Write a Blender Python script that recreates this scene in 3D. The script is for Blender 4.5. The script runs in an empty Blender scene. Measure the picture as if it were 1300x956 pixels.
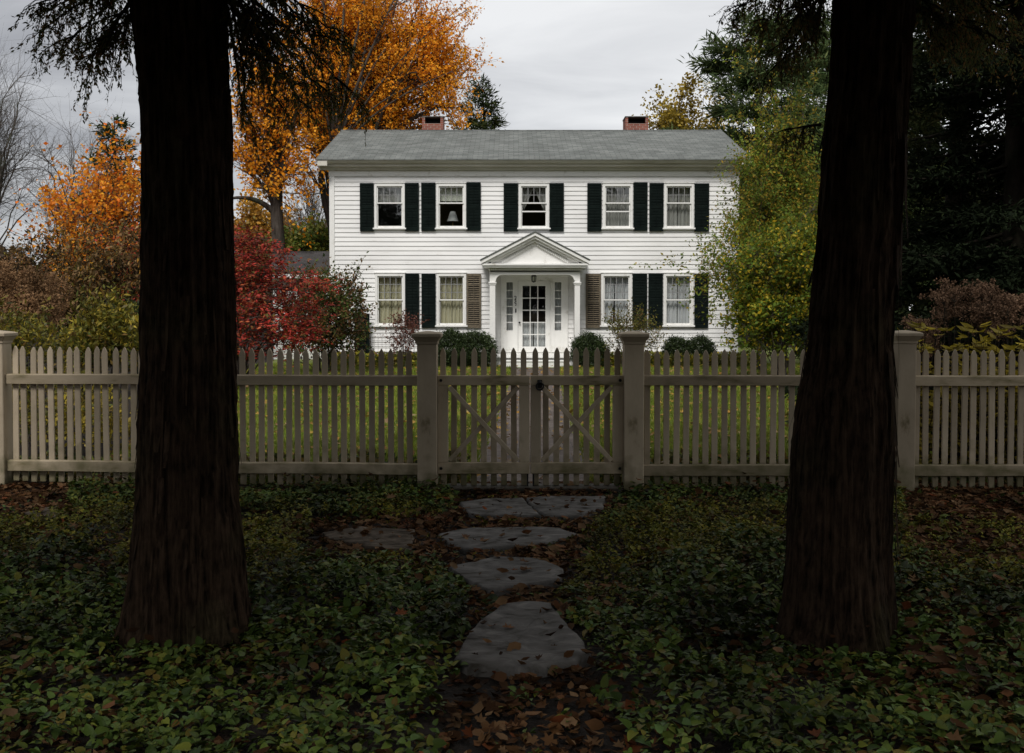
import bpy, math, random
import numpy as np
from mathutils import Vector

R = math.radians
random.seed(11)
RNG = np.random.default_rng(11)
scn = bpy.context.scene
COL = scn.collection

# ------------------------------------------------------------------ camera model
F = 1264.0            # focal length in photo pixels (35 mm lens)
EYE = 1.67
TH = math.atan(42.0 / F)
CT, ST = math.cos(TH), math.sin(TH)

def P(px, py, Y):
    """world point that a photo measurement (px,py) has at distance Y"""
    u, v = (px - 650) / F, (433 - py) / F
    dy, dz = CT + v * ST, -ST + v * CT
    k = Y / dy
    return Vector((u * k, Y, EYE + dz * k))

def G(px, py):
    """ground point for a photo measurement"""
    u, v = (px - 650) / F, (433 - py) / F
    dy, dz = CT + v * ST, -ST + v * CT
    k = -EYE / dz
    return (u * k, dy * k)

def proj(X, Y, Z):
    x, y, z = X, Y, Z - EYE
    dep = y * CT - z * ST
    up = y * ST + z * CT
    return 650 + F * x / dep, 433 - F * up / dep

# ------------------------------------------------------------------ materials
def new_mat(name):
    m = bpy.data.materials.new(name); m.use_nodes = True
    nt = m.node_tree
    for n in list(nt.nodes): nt.nodes.remove(n)
    out = nt.nodes.new('ShaderNodeOutputMaterial')
    return m, nt, out

def N(nt, t, **kw):
    n = nt.nodes.new(t)
    for k, v in kw.items():
        if k in n.inputs.keys(): n.inputs[k].default_value = v
        else: setattr(n, k, v)
    return n

def ramp(nt, stops, interp='LINEAR'):
    r = nt.nodes.new('ShaderNodeValToRGB')
    cr = r.color_ramp; cr.interpolation = interp
    while len(cr.elements) < len(stops): cr.elements.new(0.5)
    for e, (p, c) in zip(cr.elements, stops):
        e.position = p; e.color = (c[0], c[1], c[2], 1)
    return r

def coords(nt, scale=(1, 1, 1), kind='Object'):
    tc = nt.nodes.new('ShaderNodeTexCoord')
    mp = nt.nodes.new('ShaderNodeMapping')
    mp.inputs['Scale'].default_value = scale
    nt.links.new(tc.outputs[kind], mp.inputs[0])
    return mp.outputs[0]

def leaf_mat(name, cols, trans=0.3, rough=0.55, spec=0.3, clump=(0.6, 1.25), cscale=0.8, tint=None):
    m, nt, out = new_mat(name)
    geo = nt.nodes.new('ShaderNodeNewGeometry')
    n = len(cols)
    r = ramp(nt, [(i / max(1, n - 1), c) for i, c in enumerate(cols)])
    nt.links.new(geo.outputs['Random Per Island'], r.inputs[0])
    nz = N(nt, 'ShaderNodeTexNoise', Scale=cscale, Detail=2.0)
    nt.links.new(coords(nt), nz.inputs['Vector'])
    mr = N(nt, 'ShaderNodeMapRange')
    mr.inputs[1].default_value = 0.3; mr.inputs[2].default_value = 0.7
    mr.inputs[3].default_value = clump[0]; mr.inputs[4].default_value = clump[1]
    nt.links.new(nz.outputs[0], mr.inputs[0])
    mul = N(nt, 'ShaderNodeVectorMath', operation='SCALE')
    nt.links.new(r.outputs[0], mul.inputs[0]); nt.links.new(mr.outputs[0], mul.inputs['Scale'])
    b = N(nt, 'ShaderNodeBsdfPrincipled', Roughness=rough)
    b.inputs['Specular IOR Level'].default_value = spec
    nt.links.new(mul.outputs[0], b.inputs['Base Color'])
    if trans > 0:
        t = N(nt, 'ShaderNodeBsdfTranslucent')
        nt.links.new(mul.outputs[0], t.inputs[0])
        mx = N(nt, 'ShaderNodeMixShader'); mx.inputs[0].default_value = trans
        nt.links.new(b.outputs[0], mx.inputs[1]); nt.links.new(t.outputs[0], mx.inputs[2])
        nt.links.new(mx.outputs[0], out.inputs[0])
    else:
        nt.links.new(b.outputs[0], out.inputs[0])
    return m

def noise_mat(name, stops, scale=(1, 1, 1), nscale=4.0, detail=6.0, rough=0.8, bump=0.3, bdist=0.02,
              bscale=None, spec=0.25, distort=0.0, rough_n=0.6):
    m, nt, out = new_mat(name)
    c = coords(nt, scale)
    nz = N(nt, 'ShaderNodeTexNoise', Scale=nscale, Detail=detail, Roughness=rough_n, Distortion=distort)
    nt.links.new(c, nz.inputs['Vector'])
    r = ramp(nt, stops)
    nt.links.new(nz.outputs[0], r.inputs[0])
    b = N(nt, 'ShaderNodeBsdfPrincipled', Roughness=rough)
    b.inputs['Specular IOR Level'].default_value = spec
    nt.links.new(r.outputs[0], b.inputs['Base Color'])
    if bump:
        n2 = N(nt, 'ShaderNodeTexNoise', Scale=bscale or nscale * 3, Detail=6.0)
        nt.links.new(c, n2.inputs['Vector'])
        bp = N(nt, 'ShaderNodeBump', Strength=bump, Distance=bdist)
        nt.links.new(n2.outputs[0], bp.inputs['Height'])
        nt.links.new(bp.outputs[0], b.inputs['Normal'])
    nt.links.new(b.outputs[0], out.inputs[0])
    return m

def g3(v): return (v, v, v)

def siding_mat(name, base=0.80, side=False):
    m, nt, out = new_mat(name)
    c = coords(nt, (0.9, 0.9, 6.0))
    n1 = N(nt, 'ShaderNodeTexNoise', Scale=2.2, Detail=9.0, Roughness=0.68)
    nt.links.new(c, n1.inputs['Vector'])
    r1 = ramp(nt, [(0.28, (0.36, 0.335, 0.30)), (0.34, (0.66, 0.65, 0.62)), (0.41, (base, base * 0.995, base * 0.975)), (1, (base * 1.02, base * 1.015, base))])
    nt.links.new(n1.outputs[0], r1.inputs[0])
    c2 = coords(nt, (0.35, 0.35, 0.8))
    n2 = N(nt, 'ShaderNodeTexNoise', Scale=1.3, Detail=4.0)
    nt.links.new(c2, n2.inputs['Vector'])
    r2 = ramp(nt, [(0.3, g3(0.86)), (0.6, g3(1.0))])
    nt.links.new(n2.outputs[0], r2.inputs[0])
    mul = N(nt, 'ShaderNodeMix', data_type='RGBA', blend_type='MULTIPLY'); mul.inputs[0].default_value = 1
    nt.links.new(r1.outputs[0], mul.inputs[6]); nt.links.new(r2.outputs[0], mul.inputs[7])
    b = N(nt, 'ShaderNodeBsdfPrincipled', Roughness=0.6)
    b.inputs['Specular IOR Level'].default_value = 0.3
    nt.links.new(mul.outputs[2], b.inputs['Base Color'])
    bp = N(nt, 'ShaderNodeBump', Strength=0.35, Distance=0.01)
    nt.links.new(n1.outputs[0], bp.inputs['Height'])
    if side:
        w = N(nt, 'ShaderNodeTexWave', wave_type='BANDS', bands_direction='Z', wave_profile='SAW', Scale=1 / (0.135 * 2 * math.pi) * math.pi)
        nt.links.new(coords(nt), w.inputs['Vector'])
        bp2 = N(nt, 'ShaderNodeBump', Strength=1.0, Distance=0.02)
        nt.links.new(w.outputs[0], bp2.inputs['Height']); nt.links.new(bp.outputs[0], bp2.inputs['Normal'])
        nt.links.new(bp2.outputs[0], b.inputs['Normal'])
    else:
        nt.links.new(bp.outputs[0], b.inputs['Normal'])
    nt.links.new(b.outputs[0], out.inputs[0])
    return m

def brick_mat(name, c1, c2, mortar, scale, bw=0.5, rh=0.25, msize=0.02, rough=0.85, bump=0.4, plane='XZ', nmul=(0.7, 1.15), nsc=1.5):
    m, nt, out = new_mat(name)
    tc = nt.nodes.new('ShaderNodeTexCoord')
    sp = nt.nodes.new('ShaderNodeSeparateXYZ'); cb = nt.nodes.new('ShaderNodeCombineXYZ')
    nt.links.new(tc.outputs['Object'], sp.inputs[0])
    if plane == 'XZ':
        ad = N(nt, 'ShaderNodeMath', operation='ADD')
        nt.links.new(sp.outputs[0], ad.inputs[0]); nt.links.new(sp.outputs[1], ad.inputs[1])
        nt.links.new(ad.outputs[0], cb.inputs[0]); nt.links.new(sp.outputs[2], cb.inputs[1])
    else:
        nt.links.new(sp.outputs[0], cb.inputs[0]); nt.links.new(sp.outputs[1], cb.inputs[1])
    br = N(nt, 'ShaderNodeTexBrick', Scale=scale)
    br.inputs['Color1'].default_value = (*c1, 1); br.inputs['Color2'].default_value = (*c2, 1)
    br.inputs['Mortar'].default_value = (*mortar, 1); br.inputs['Mortar Size'].default_value = msize
    br.inputs['Brick Width'].default_value = bw; br.inputs['Row Height'].default_value = rh
    br.inputs['Bias'].default_value = -0.1
    nt.links.new(cb.outputs[0], br.inputs['Vector'])
    nz = N(nt, 'ShaderNodeTexNoise', Scale=nsc, Detail=7.0, Roughness=0.65)
    nt.links.new(tc.outputs['Object'], nz.inputs['Vector'])
    r2 = ramp(nt, [(0.3, g3(nmul[0])), (0.7, g3(nmul[1]))])
    nt.links.new(nz.outputs[0], r2.inputs[0])
    mul = N(nt, 'ShaderNodeMix', data_type='RGBA', blend_type='MULTIPLY'); mul.inputs[0].default_value = 1
    nt.links.new(br.outputs[0], mul.inputs[6]); nt.links.new(r2.outputs[0], mul.inputs[7])
    b = N(nt, 'ShaderNodeBsdfPrincipled', Roughness=rough)
    b.inputs['Specular IOR Level'].default_value = 0.2
    nt.links.new(mul.outputs[2], b.inputs['Base Color'])
    bp = N(nt, 'ShaderNodeBump', Strength=bump, Distance=0.01, invert=True)
    nt.links.new(br.outputs[1], bp.inputs['Height']); nt.links.new(bp.outputs[0], b.inputs['Normal'])
    nt.links.new(b.outputs[0], out.inputs[0])
    return m

def glass_mat():
    m, nt, out = new_mat('window_glass')
    t = N(nt, 'ShaderNodeBsdfTransparent'); t.inputs[0].default_value = (0.80, 0.82, 0.80, 1)
    g = N(nt, 'ShaderNodeBsdfGlossy', Roughness=0.03)
    nz = N(nt, 'ShaderNodeTexNoise', Scale=3.0, Detail=2.0)
    nt.links.new(coords(nt), nz.inputs['Vector'])
    bp = N(nt, 'ShaderNodeBump', Strength=0.12, Distance=0.02)
    nt.links.new(nz.outputs[0], bp.inputs['Height']); nt.links.new(bp.outputs[0], g.inputs['Normal'])
    mx = N(nt, 'ShaderNodeMixShader'); mx.inputs[0].default_value = 0.14
    nt.links.new(t.outputs[0], mx.inputs[1]); nt.links.new(g.outputs[0], mx.inputs[2])
    nt.links.new(mx.outputs[0], out.inputs[0])
    return m

def bark_mat(name, dark, light, zs=0.12, nscale=30.0, bump=0.8, rough=0.9, bdist=0.02):
    m, nt, out = new_mat(name)
    c = coords(nt, (1, 1, zs))
    n1 = N(nt, 'ShaderNodeTexNoise', Scale=nscale, Detail=8.0, Roughness=0.65)
    nt.links.new(c, n1.inputs['Vector'])
    n2 = N(nt, 'ShaderNodeTexNoise', Scale=nscale * 0.5, Detail=6.0, Roughness=0.6)     # cross checks that break the long fibres
    nt.links.new(coords(nt, (1, 1, 0.5)), n2.inputs['Vector'])
    av = N(nt, 'ShaderNodeMix', data_type='FLOAT'); av.inputs[0].default_value = 0.4
    nt.links.new(n1.outputs[0], av.inputs[2]); nt.links.new(n2.outputs[0], av.inputs[3])
    r = ramp(nt, [(0.38, dark), (0.52, tuple((a + b) / 2 for a, b in zip(dark, light))), (0.66, light)])
    nt.links.new(av.outputs[0], r.inputs[0])
    n3 = N(nt, 'ShaderNodeTexNoise', Scale=2.2, Detail=4.0)                               # lichen grey-green in patches
    nt.links.new(coords(nt), n3.inputs['Vector'])
    r3 = ramp(nt, [(0.52, (0, 0, 0)), (0.68, (0.55, 0.55, 0.55))]); nt.links.new(n3.outputs[0], r3.inputs[0])
    mx = N(nt, 'ShaderNodeMix', data_type='RGBA'); nt.links.new(r3.outputs[0], mx.inputs[0])
    nt.links.new(r.outputs[0], mx.inputs[6])
    l2 = N(nt, 'ShaderNodeMix', data_type='RGBA', blend_type='MULTIPLY'); l2.inputs[0].default_value = 1
    nt.links.new(r.outputs[0], l2.inputs[6]); l2.inputs[7].default_value = (0.9, 1.35, 1.0, 1)
    nt.links.new(l2.outputs[2], mx.inputs[7])
    b = N(nt, 'ShaderNodeBsdfPrincipled', Roughness=rough)
    b.inputs['Specular IOR Level'].default_value = 0.03
    nt.links.new(mx.outputs[2], b.inputs['Base Color'])
    bp = N(nt, 'ShaderNodeBump', Strength=bump, Distance=bdist)
    nt.links.new(av.outputs[0], bp.inputs['Height']); nt.links.new(bp.outputs[0], b.inputs['Normal'])
    nt.links.new(b.outputs[0], out.inputs[0])
    return m

def fence_mat(name, stops, scale):
    """old paint: every board a little different, green algae low down"""
    m = noise_mat(name, stops, scale, 3.0, 8.0, 0.8, 0.25, 0.005, 30, spec=0.1)
    nt = m.node_tree; b = [n for n in nt.nodes if n.type == 'BSDF_PRINCIPLED'][0]
    src = b.inputs['Base Color'].links[0].from_socket
    oi = nt.nodes.new('ShaderNodeObjectInfo'); mr = N(nt, 'ShaderNodeMapRange'); mr.inputs[3].default_value = 0.74; mr.inputs[4].default_value = 1.12
    nt.links.new(oi.outputs['Random'], mr.inputs[0])
    sc = N(nt, 'ShaderNodeVectorMath', operation='SCALE'); nt.links.new(src, sc.inputs[0]); nt.links.new(mr.outputs[0], sc.inputs['Scale'])
    geo = nt.nodes.new('ShaderNodeNewGeometry'); sp = nt.nodes.new('ShaderNodeSeparateXYZ'); nt.links.new(geo.outputs['Position'], sp.inputs[0])
    nz = N(nt, 'ShaderNodeTexNoise', Scale=7.0, Detail=5.0); nt.links.new(geo.outputs['Position'], nz.inputs['Vector'])
    ad = N(nt, 'ShaderNodeMath', operation='MULTIPLY_ADD'); ad.inputs[1].default_value = -0.9; ad.inputs[2].default_value = 0.45
    nt.links.new(nz.outputs[0], ad.inputs[0])
    a2 = N(nt, 'ShaderNodeMath', operation='ADD'); nt.links.new(ad.outputs[0], a2.inputs[0]); nt.links.new(sp.outputs[2], a2.inputs[1])
    rr = ramp(nt, [(0.0, (0.8, 0.8, 0.8)), (0.35, (0.0, 0.0, 0.0))]); nt.links.new(a2.outputs[0], rr.inputs[0])
    mx = N(nt, 'ShaderNodeMix', data_type='RGBA'); nt.links.new(rr.outputs[0], mx.inputs[0]); nt.links.new(sc.outputs[0], mx.inputs[6]); mx.inputs[7].default_value = (0.10, 0.095, 0.04, 1)
    nt.links.new(mx.outputs[2], b.inputs['Base Color'])
    return m

M = {}
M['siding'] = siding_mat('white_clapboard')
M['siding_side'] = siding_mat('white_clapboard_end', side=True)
M['trim'] = noise_mat('white_trim', [(0.28, (0.50, 0.48, 0.43)), (0.42, (0.76, 0.755, 0.73)), (1, (0.82, 0.815, 0.79))], (1, 1, 1), 3.0, 8.0, 0.55, 0.1)
M['cornice'] = noise_mat('grey_cornice', [(0.3, (0.46, 0.44, 0.37)), (0.7, (0.62, 0.60, 0.53))], (0.4, 1, 1), 2.0, 6.0, 0.6, 0.1)
M['muntin'] = noise_mat('grey_muntin', [(0.3, g3(0.18)), (0.7, g3(0.3))], (1, 1, 1), 5.0)
M['roof'] = brick_mat('grey_shingle', (0.125, 0.135, 0.128), (0.190, 0.200, 0.190), (0.085, 0.088, 0.085), 3.0, 0.9, 0.44, 0.03, 0.95, 0.5, 'XY', (0.72, 1.15), 1.6)
M['brick'] = brick_mat('red_brick', (0.20, 0.055, 0.038), (0.29, 0.085, 0.055), (0.34, 0.28, 0.24), 4.4, 0.92, 0.30, 0.035)
M['stone_found'] = brick_mat('foundation_stone', (0.30, 0.28, 0.25), (0.42, 0.40, 0.37), (0.25, 0.24, 0.22), 2.0, 1.0, 0.45, 0.03)
M['shutter'] = noise_mat('green_black_paint', [(0.3, (0.003, 0.0055, 0.005)), (0.7, (0.007, 0.012, 0.0105))], (1, 1, 1), 5.0, 5.0, 0.75, 0.1, spec=0.06)
M['shutter_old'] = noise_mat('weathered_paint', [(0.3, (0.05, 0.045, 0.034)), (0.5, (0.13, 0.108, 0.077)), (0.7, (0.20, 0.155, 0.10))], (1, 1, 3), 14.0, 6.0, 0.8, 0.2)
M['glass'] = glass_mat()
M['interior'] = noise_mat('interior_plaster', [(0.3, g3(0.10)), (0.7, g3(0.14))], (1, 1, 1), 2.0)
M['cream'] = noise_mat('cream_curtain', [(0.3, (0.55, 0.51, 0.36)), (0.7, (0.70, 0.66, 0.50))], (6, 1, 0.4), 4.0, 3.0, 0.9, 0)
M['white_cloth'] = noise_mat('white_curtain', [(0.3, (0.62, 0.63, 0.67)), (0.7, (0.80, 0.80, 0.82))], (6, 1, 0.4), 4.0, 3.0, 0.9, 0)
M['sheer'] = noise_mat('grey_sheer', [(0.3, (0.32, 0.32, 0.31)), (0.7, (0.46, 0.45, 0.43))], (6, 1, 0.4), 4.0, 3.0, 0.9, 0)
M['blind'] = noise_mat('pale_blind', [(0.3, (0.66, 0.68, 0.60)), (0.7, (0.74, 0.75, 0.68))], (1, 1, 1), 4.0, 3.0, 0.8, 0)
M['brass'] = noise_mat('brass', [(0.3, (0.42, 0.26, 0.07)), (0.7, (0.55, 0.36, 0.12))], (1, 1, 1), 4.0, 3.0, 0.35, 0, spec=0.8)
M['iron'] = noise_mat('black_iron', [(0.3, g3(0.008)), (0.7, g3(0.02))], (1, 1, 1), 8.0, 4.0, 0.5, 0.2)
M['lampshade'] = noise_mat('lampshade_cloth', [(0.3, (0.40, 0.41, 0.42)), (0.7, (0.48, 0.49, 0.50))], (1, 1, 1), 4.0, 2.0, 0.9, 0)
M['fence'] = fence_mat('weathered_fence_paint', [(0.28, (0.16, 0.13, 0.07)), (0.38, (0.41, 0.34, 0.245)), (0.75, (0.54, 0.45, 0.335))], (1.5, 1.5, 0.7))
M['fence_rail'] = fence_mat('weathered_rail_paint', [(0.33, (0.15, 0.13, 0.06)), (0.46, (0.37, 0.305, 0.21)), (0.75, (0.50, 0.415, 0.305))], (0.6, 1.5, 2.5))
M['sillwood'] = noise_mat('dark_damp_wood', [(0.3, (0.03, 0.026, 0.018)), (0.7, (0.075, 0.065, 0.05))], (0.5, 2, 2), 6.0, 6.0, 0.8, 0.4)
M['slate'] = noise_mat('slate_flagstone', [(0.33, (0.035, 0.031, 0.025)), (0.42, (0.082, 0.077, 0.070)), (0.55, (0.112, 0.106, 0.099)), (0.68, (0.165, 0.155, 0.142))], (1, 1.8, 1), 5.5, 12.0, 0.8, 0.8, 0.012, 16, 0.06, 0.78)
M['slate_brown'] = noise_mat('brown_flagstone', [(0.34, (0.022, 0.017, 0.011)), (0.5, (0.075, 0.060, 0.045)), (0.68, (0.13, 0.106, 0.082))], (1, 1.8, 1), 5.5, 12.0, 0.8, 0.8, 0.012, 16, 0.06, 0.78)
M['soil'] = noise_mat('leaf_mould', [(0.3, (0.005, 0.0035, 0.0025)), (0.5, (0.013, 0.009, 0.006)), (0.7, (0.027, 0.016, 0.009))], (1, 1, 1), 9.0, 10.0, 0.9, 0.7, 0.03, 40)
M['lawn'] = noise_mat('lawn_earth', [(0.3, (0.07, 0.085, 0.02)), (0.5, (0.11, 0.14, 0.028)), (0.72, (0.16, 0.15, 0.05))], (1, 1, 1), 1.3, 9.0, 0.9, 0.5, 0.03, 30)
M['gpath'] = brick_mat('brick_path', (0.105, 0.085, 0.074), (0.165, 0.138, 0.122), (0.05, 0.045, 0.036), 4.6, 0.95, 0.46, 0.03, 0.85, 0.4, 'XY', (0.55, 1.2), 2.5)
M['cedar_bark'] = bark_mat('cedar_bark', (0.004, 0.003, 0.002), (0.066, 0.042, 0.027), 0.05, 46.0, 1.0, 0.9, 0.03)
M['maple_bark'] = bark_mat('maple_bark', (0.028, 0.023, 0.019), (0.11, 0.092, 0.078), 0.2, 8.0, 0.6)
M['twig'] = bark_mat('twig_bark', (0.045, 0.036, 0.030), (0.12, 0.10, 0.09), 0.5, 8.0, 0.2)
M['bare_twig'] = bark_mat('bare_twig_bark', (0.055, 0.045, 0.038), (0.14, 0.12, 0.105), 0.5, 8.0, 0.2)
M['dark_twig'] = bark_mat('dark_twig_bark', (0.012, 0.010, 0.008), (0.035, 0.028, 0.022), 0.5, 8.0, 0.2)
M['shed_roof'] = brick_mat('dark_shingle', (0.055, 0.052, 0.052), (0.075, 0.07, 0.07), (0.04, 0.04, 0.04), 3.0, 1.0, 0.42, 0.015, 0.95, 0.3, 'XY')

# ------------------------------------------------------------------ mesh helpers
class MB:
    def __init__(self): self.v = []; self.f = []
    def add(self, vs, fs):
        o = len(self.v); self.v += [tuple(p) for p in vs]; self.f += [tuple(i + o for i in f) for f in fs]; return self
    def box(self, x0, x1, y0, y1, z0, z1):
        return self.add([(x0, y0, z0), (x1, y0, z0), (x1, y1, z0), (x0, y1, z0), (x0, y0, z1), (x1, y0, z1), (x1, y1, z1), (x0, y1, z1)],
                        [(0, 3, 2, 1), (4, 5, 6, 7), (0, 1, 5, 4), (1, 2, 6, 5), (2, 3, 7, 6), (3, 0, 4, 7)])
    def prism_y(self, poly, y0, y1):
        """poly in x,z (counter-clockwise seen from the front, -y), extruded y0..y1"""
        n = len(poly)
        self.add([(x, y0, z) for x, z in poly] + [(x, y1, z) for x, z in poly],
                 [tuple(range(n)), tuple(range(2 * n - 1, n - 1, -1))] + [(i, i + n, (i + 1) % n + n, (i + 1) % n) for i in range(n)])
        return self
    def prism_x(self, poly, x0, x1):
        """poly in y,z extruded along x"""
        n = len(poly)
        self.add([(x0, y, z) for y, z in poly] + [(x1, y, z) for y, z in poly],
                 [tuple(range(n - 1, -1, -1)), tuple(range(n, 2 * n))] + [(i, (i + 1) % n, (i + 1) % n + n, i + n) for i in range(n)])
        return self
    def bar(self, a, b, w, d):
        """bar between a and b in a plane facing y: width w across, depth d along y"""
        a, b = Vector(a), Vector(b); t = (b - a).normalized(); s = Vector((-t.z, 0, t.x)) * (w / 2); e = Vector((0, d, 0))
        vs = [a - s, b - s, b + s, a + s]
        vs = vs + [p + e for p in vs]
        return self.add(vs, [(0, 1, 2, 3), (7, 6, 5, 4), (0, 4, 5, 1), (1, 5, 6, 2), (2, 6, 7, 3), (3, 7, 4, 0)])
    def tube(self, pts, rads, n=6, cap=True):
        pts = [Vector(p) for p in pts]; o = len(self.v); k = len(pts)
        up = Vector((0.31, 0.17, 0.93)).normalized()
        for i, p in enumerate(pts):
            t = (pts[min(i + 1, k - 1)] - pts[max(i - 1, 0)])
            t = t.normalized() if t.length > 1e-9 else Vector((0, 0, 1))
            a = t.cross(up)
            if a.length < 0.05: a = t.cross(Vector((1, 0, 0)))
            a.normalize(); b = t.cross(a)
            for j in range(n):
                an = 2 * math.pi * j / n
                self.v.append(tuple(p + (a * math.cos(an) + b * math.sin(an)) * rads[i]))
        for i in range(k - 1):
            for j in range(n):
                j2 = (j + 1) % n
                self.f.append((o + i * n + j, o + i * n + j2, o + (i + 1) * n + j2, o + (i + 1) * n + j))
        if cap:
            self.f.append(tuple(o + j for j in range(n - 1, -1, -1))); self.f.append(tuple(o + (k - 1) * n + j for j in range(n)))
        return self
    def lathe(self, prof, cx, cy, n=16):
        o = len(self.v); k = len(prof)
        for r, z in prof:
            for j in range(n):
                an = 2 * math.pi * j / n
                self.v.append((cx + r * math.cos(an), cy + r * math.sin(an), z))
        for i in range(k - 1):
            for j in range(n):
                j2 = (j + 1) % n
                self.f.append((o + i * n + j, o + i * n + j2, o + (i + 1) * n + j2, o + (i + 1) * n + j))
        return self
    def torus(self, c, R0, r, n=20, m=8):
        o = len(self.v)
        for i in range(n):
            a = 2 * math.pi * i / n
            for j in range(m):
                b = 2 * math.pi * j / m
                rr = R0 + r * math.cos(b)
                self.v.append((c[0] + rr * math.cos(a), c[1] + r * math.sin(b), c[2] + rr * math.sin(a)))
        for i in range(n):
            for j in range(m):
                self.f.append((o + i * m + j, o + ((i + 1) % n) * m + j, o + ((i + 1) % n) * m + (j + 1) % m, o + i * m + (j + 1) % m))
        return self

def wloc(o):
    v = Vector((0, 0, 0))
    while o is not None:
        v += o.location; o = o.parent
    return v

def obj(name, mb, mat, parent=None, origin=None, smooth=False, bevel=0.0):
    """one mesh object; coordinates in mb are world coordinates"""
    me = bpy.data.meshes.new(name)
    base = wloc(parent) if parent else Vector((0, 0, 0))
    og = Vector(origin) if origin is not None else base
    me.from_pydata([(x - og.x, y - og.y, z - og.z) for x, y, z in mb.v], [], mb.f)
    me.materials.append(mat)
    if smooth: me.polygons.foreach_set('use_smooth', [True] * len(me.polygons))
    o = bpy.data.objects.new(name, me); COL.objects.link(o)
    o.parent = parent; o.location = og - base
    if bevel:
        b = o.modifiers.new('bevel', 'BEVEL'); b.width = bevel; b.segments = 1; b.limit_method = 'ANGLE'
    return o

def tag(o, label, cat, group=None):
    o['label'] = label; o['category'] = cat
    if group: o['group'] = group
    return o

def thing(name, loc, label, cat, group=None):
    o = bpy.data.objects.new(name, None); COL.objects.link(o); o.location = loc
    o.empty_display_size = 0.2
    return tag(o, label, cat, group)

def dup(src, parent, loc):
    o = src.copy(); COL.objects.link(o); o.parent = parent; o.location = loc
    for ch in src.children:
        c = ch.copy(); COL.objects.link(c); c.parent = o
    return o

# ------------------------------------------------------------------ leaves
SHAPES = {
    'diamond': ([(0, 0, 0), (0.5, 0.45, 0.05), (0, 1, 0), (-0.5, 0.45, 0.05)], [(0, 1, 2, 3)]),
    'tri': ([(-0.5, 0, 0), (0.5, 0, 0), (0.1, 1, 0.15)], [(0, 1, 2)]),
    'fold': ([(0, 0.04, 0), (0.22, -0.03, 0.05), (0.41, 0.14, 0.11), (0.40, 0.42, 0.13), (0.22, 0.76, 0.05), (0, 1, -0.13), (-0.22, 0.76, 0.05), (-0.40, 0.42, 0.13), (-0.41, 0.14, 0.11), (-0.22, -0.03, 0.05), (0, 0.28, 0.0), (0, 0.64, -0.02)],
             [(0, 1, 2, 10), (10, 2, 3, 11), (11, 3, 4), (11, 4, 5), (0, 10, 8, 9), (10, 11, 7, 8), (11, 6, 7), (11, 5, 6)]),
    'lobed': ([(0, 0.45, 0.0), (0, 0, 0), (0.20, 0.12, 0.06), (0.14, 0.25, 0.02), (0.5, 0.30, 0.18), (0.30, 0.50, 0.05), (0.46, 0.78, 0.20), (0.14, 0.72, 0.06), (0, 1.0, 0.1),
               (-0.14, 0.72, 0.06), (-0.46, 0.78, 0.14), (-0.30, 0.50, 0.02), (-0.5, 0.30, 0.22), (-0.14, 0.25, 0.0), (-0.20, 0.12, 0.08)],
              [(0, i, i + 1) for i in range(1, 14)] + [(0, 14, 1)]),
    'curl': ([(0, 0, 0.1), (0.3, 0.2, 0.16), (0.4, 0.55, 0.2), (0, 1, 0.22), (-0.4, 0.55, 0.05), (-0.3, 0.2, 0.1), (0, 0.45, -0.05)],
             [(0, 1, 6), (1, 2, 6), (2, 3, 6), (3, 4, 6), (4, 5, 6), (5, 0, 6)]),
}

def unit(a):
    return a / np.maximum(np.linalg.norm(a, axis=1, keepdims=True), 1e-9)

def rdirs(n, rng=RNG):
    return unit(rng.normal(size=(n, 3)))

def leaves(name, pos, d, nr, size, mat, parent=None, shape='diamond', width=0.6, origin=None):
    pos = np.asarray(pos, float); n = len(pos)
    tv, tf = SHAPES[shape]; tv = np.array(tv)
    d = unit(d); s = np.cross(d, nr); s = unit(s); w = np.cross(s, d)
    size = np.broadcast_to(np.asarray(size, float), (n,))[:, None, None]
    base = wloc(parent) if parent else Vector((0, 0, 0))
    og = Vector(origin) if origin is not None else base
    vv = (pos - np.array(og))[:, None, :] + size * (tv[None, :, 0, None] * width * s[:, None, :] + tv[None, :, 1, None] * d[:, None, :] + tv[None, :, 2, None] * w[:, None, :])
    k = len(tv); me = bpy.data.meshes.new(name)
    loops = [i for f in tf for i in f]; lens = np.array([len(f) for f in tf]); starts = np.concatenate([[0], np.cumsum(lens)[:-1]])
    L = len(loops); nf = len(tf)
    me.vertices.add(n * k); me.vertices.foreach_set('co', vv.reshape(-1).astype(np.float32))
    me.loops.add(n * L); me.loops.foreach_set('vertex_index', (np.array(loops)[None, :] + (np.arange(n) * k)[:, None]).reshape(-1).astype(np.int32))
    me.polygons.add(n * nf)
    me.polygons.foreach_set('loop_start', (starts[None, :] + (np.arange(n) * L)[:, None]).reshape(-1).astype(np.int32))
    me.polygons.foreach_set('loop_total', np.tile(lens, n).astype(np.int32))
    me.update(calc_edges=True)
    me.materials.append(mat)
    o = bpy.data.objects.new(name, me); COL.objects.link(o)
    o.parent = parent; o.location = og - base
    return o

def blob_points(blobs, n, rng, p=0.45):
    """points in a union of ellipsoids, biased to the outside. blobs: (center, radii)"""
    vol = np.array([b[1][0] * b[1][1] * b[1][2] for b in blobs]) ** 0.75; vol /= vol.sum()
    idx = rng.choice(len(blobs), n, p=vol)
    c = np.array([b[0] for b in blobs])[idx]; r = np.array([b[1] for b in blobs])[idx]
    u = unit(rng.normal(size=(n, 3)))
    return c + u * r * (rng.random((n, 1)) ** p), u

def bez(a, c, b, k):
    a, c, b = map(np.asarray, (a, c, b))
    t = np.linspace(0, 1, k)[:, None]
    return (1 - t) ** 2 * a + 2 * t * (1 - t) * c + t ** 2 * b

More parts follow.
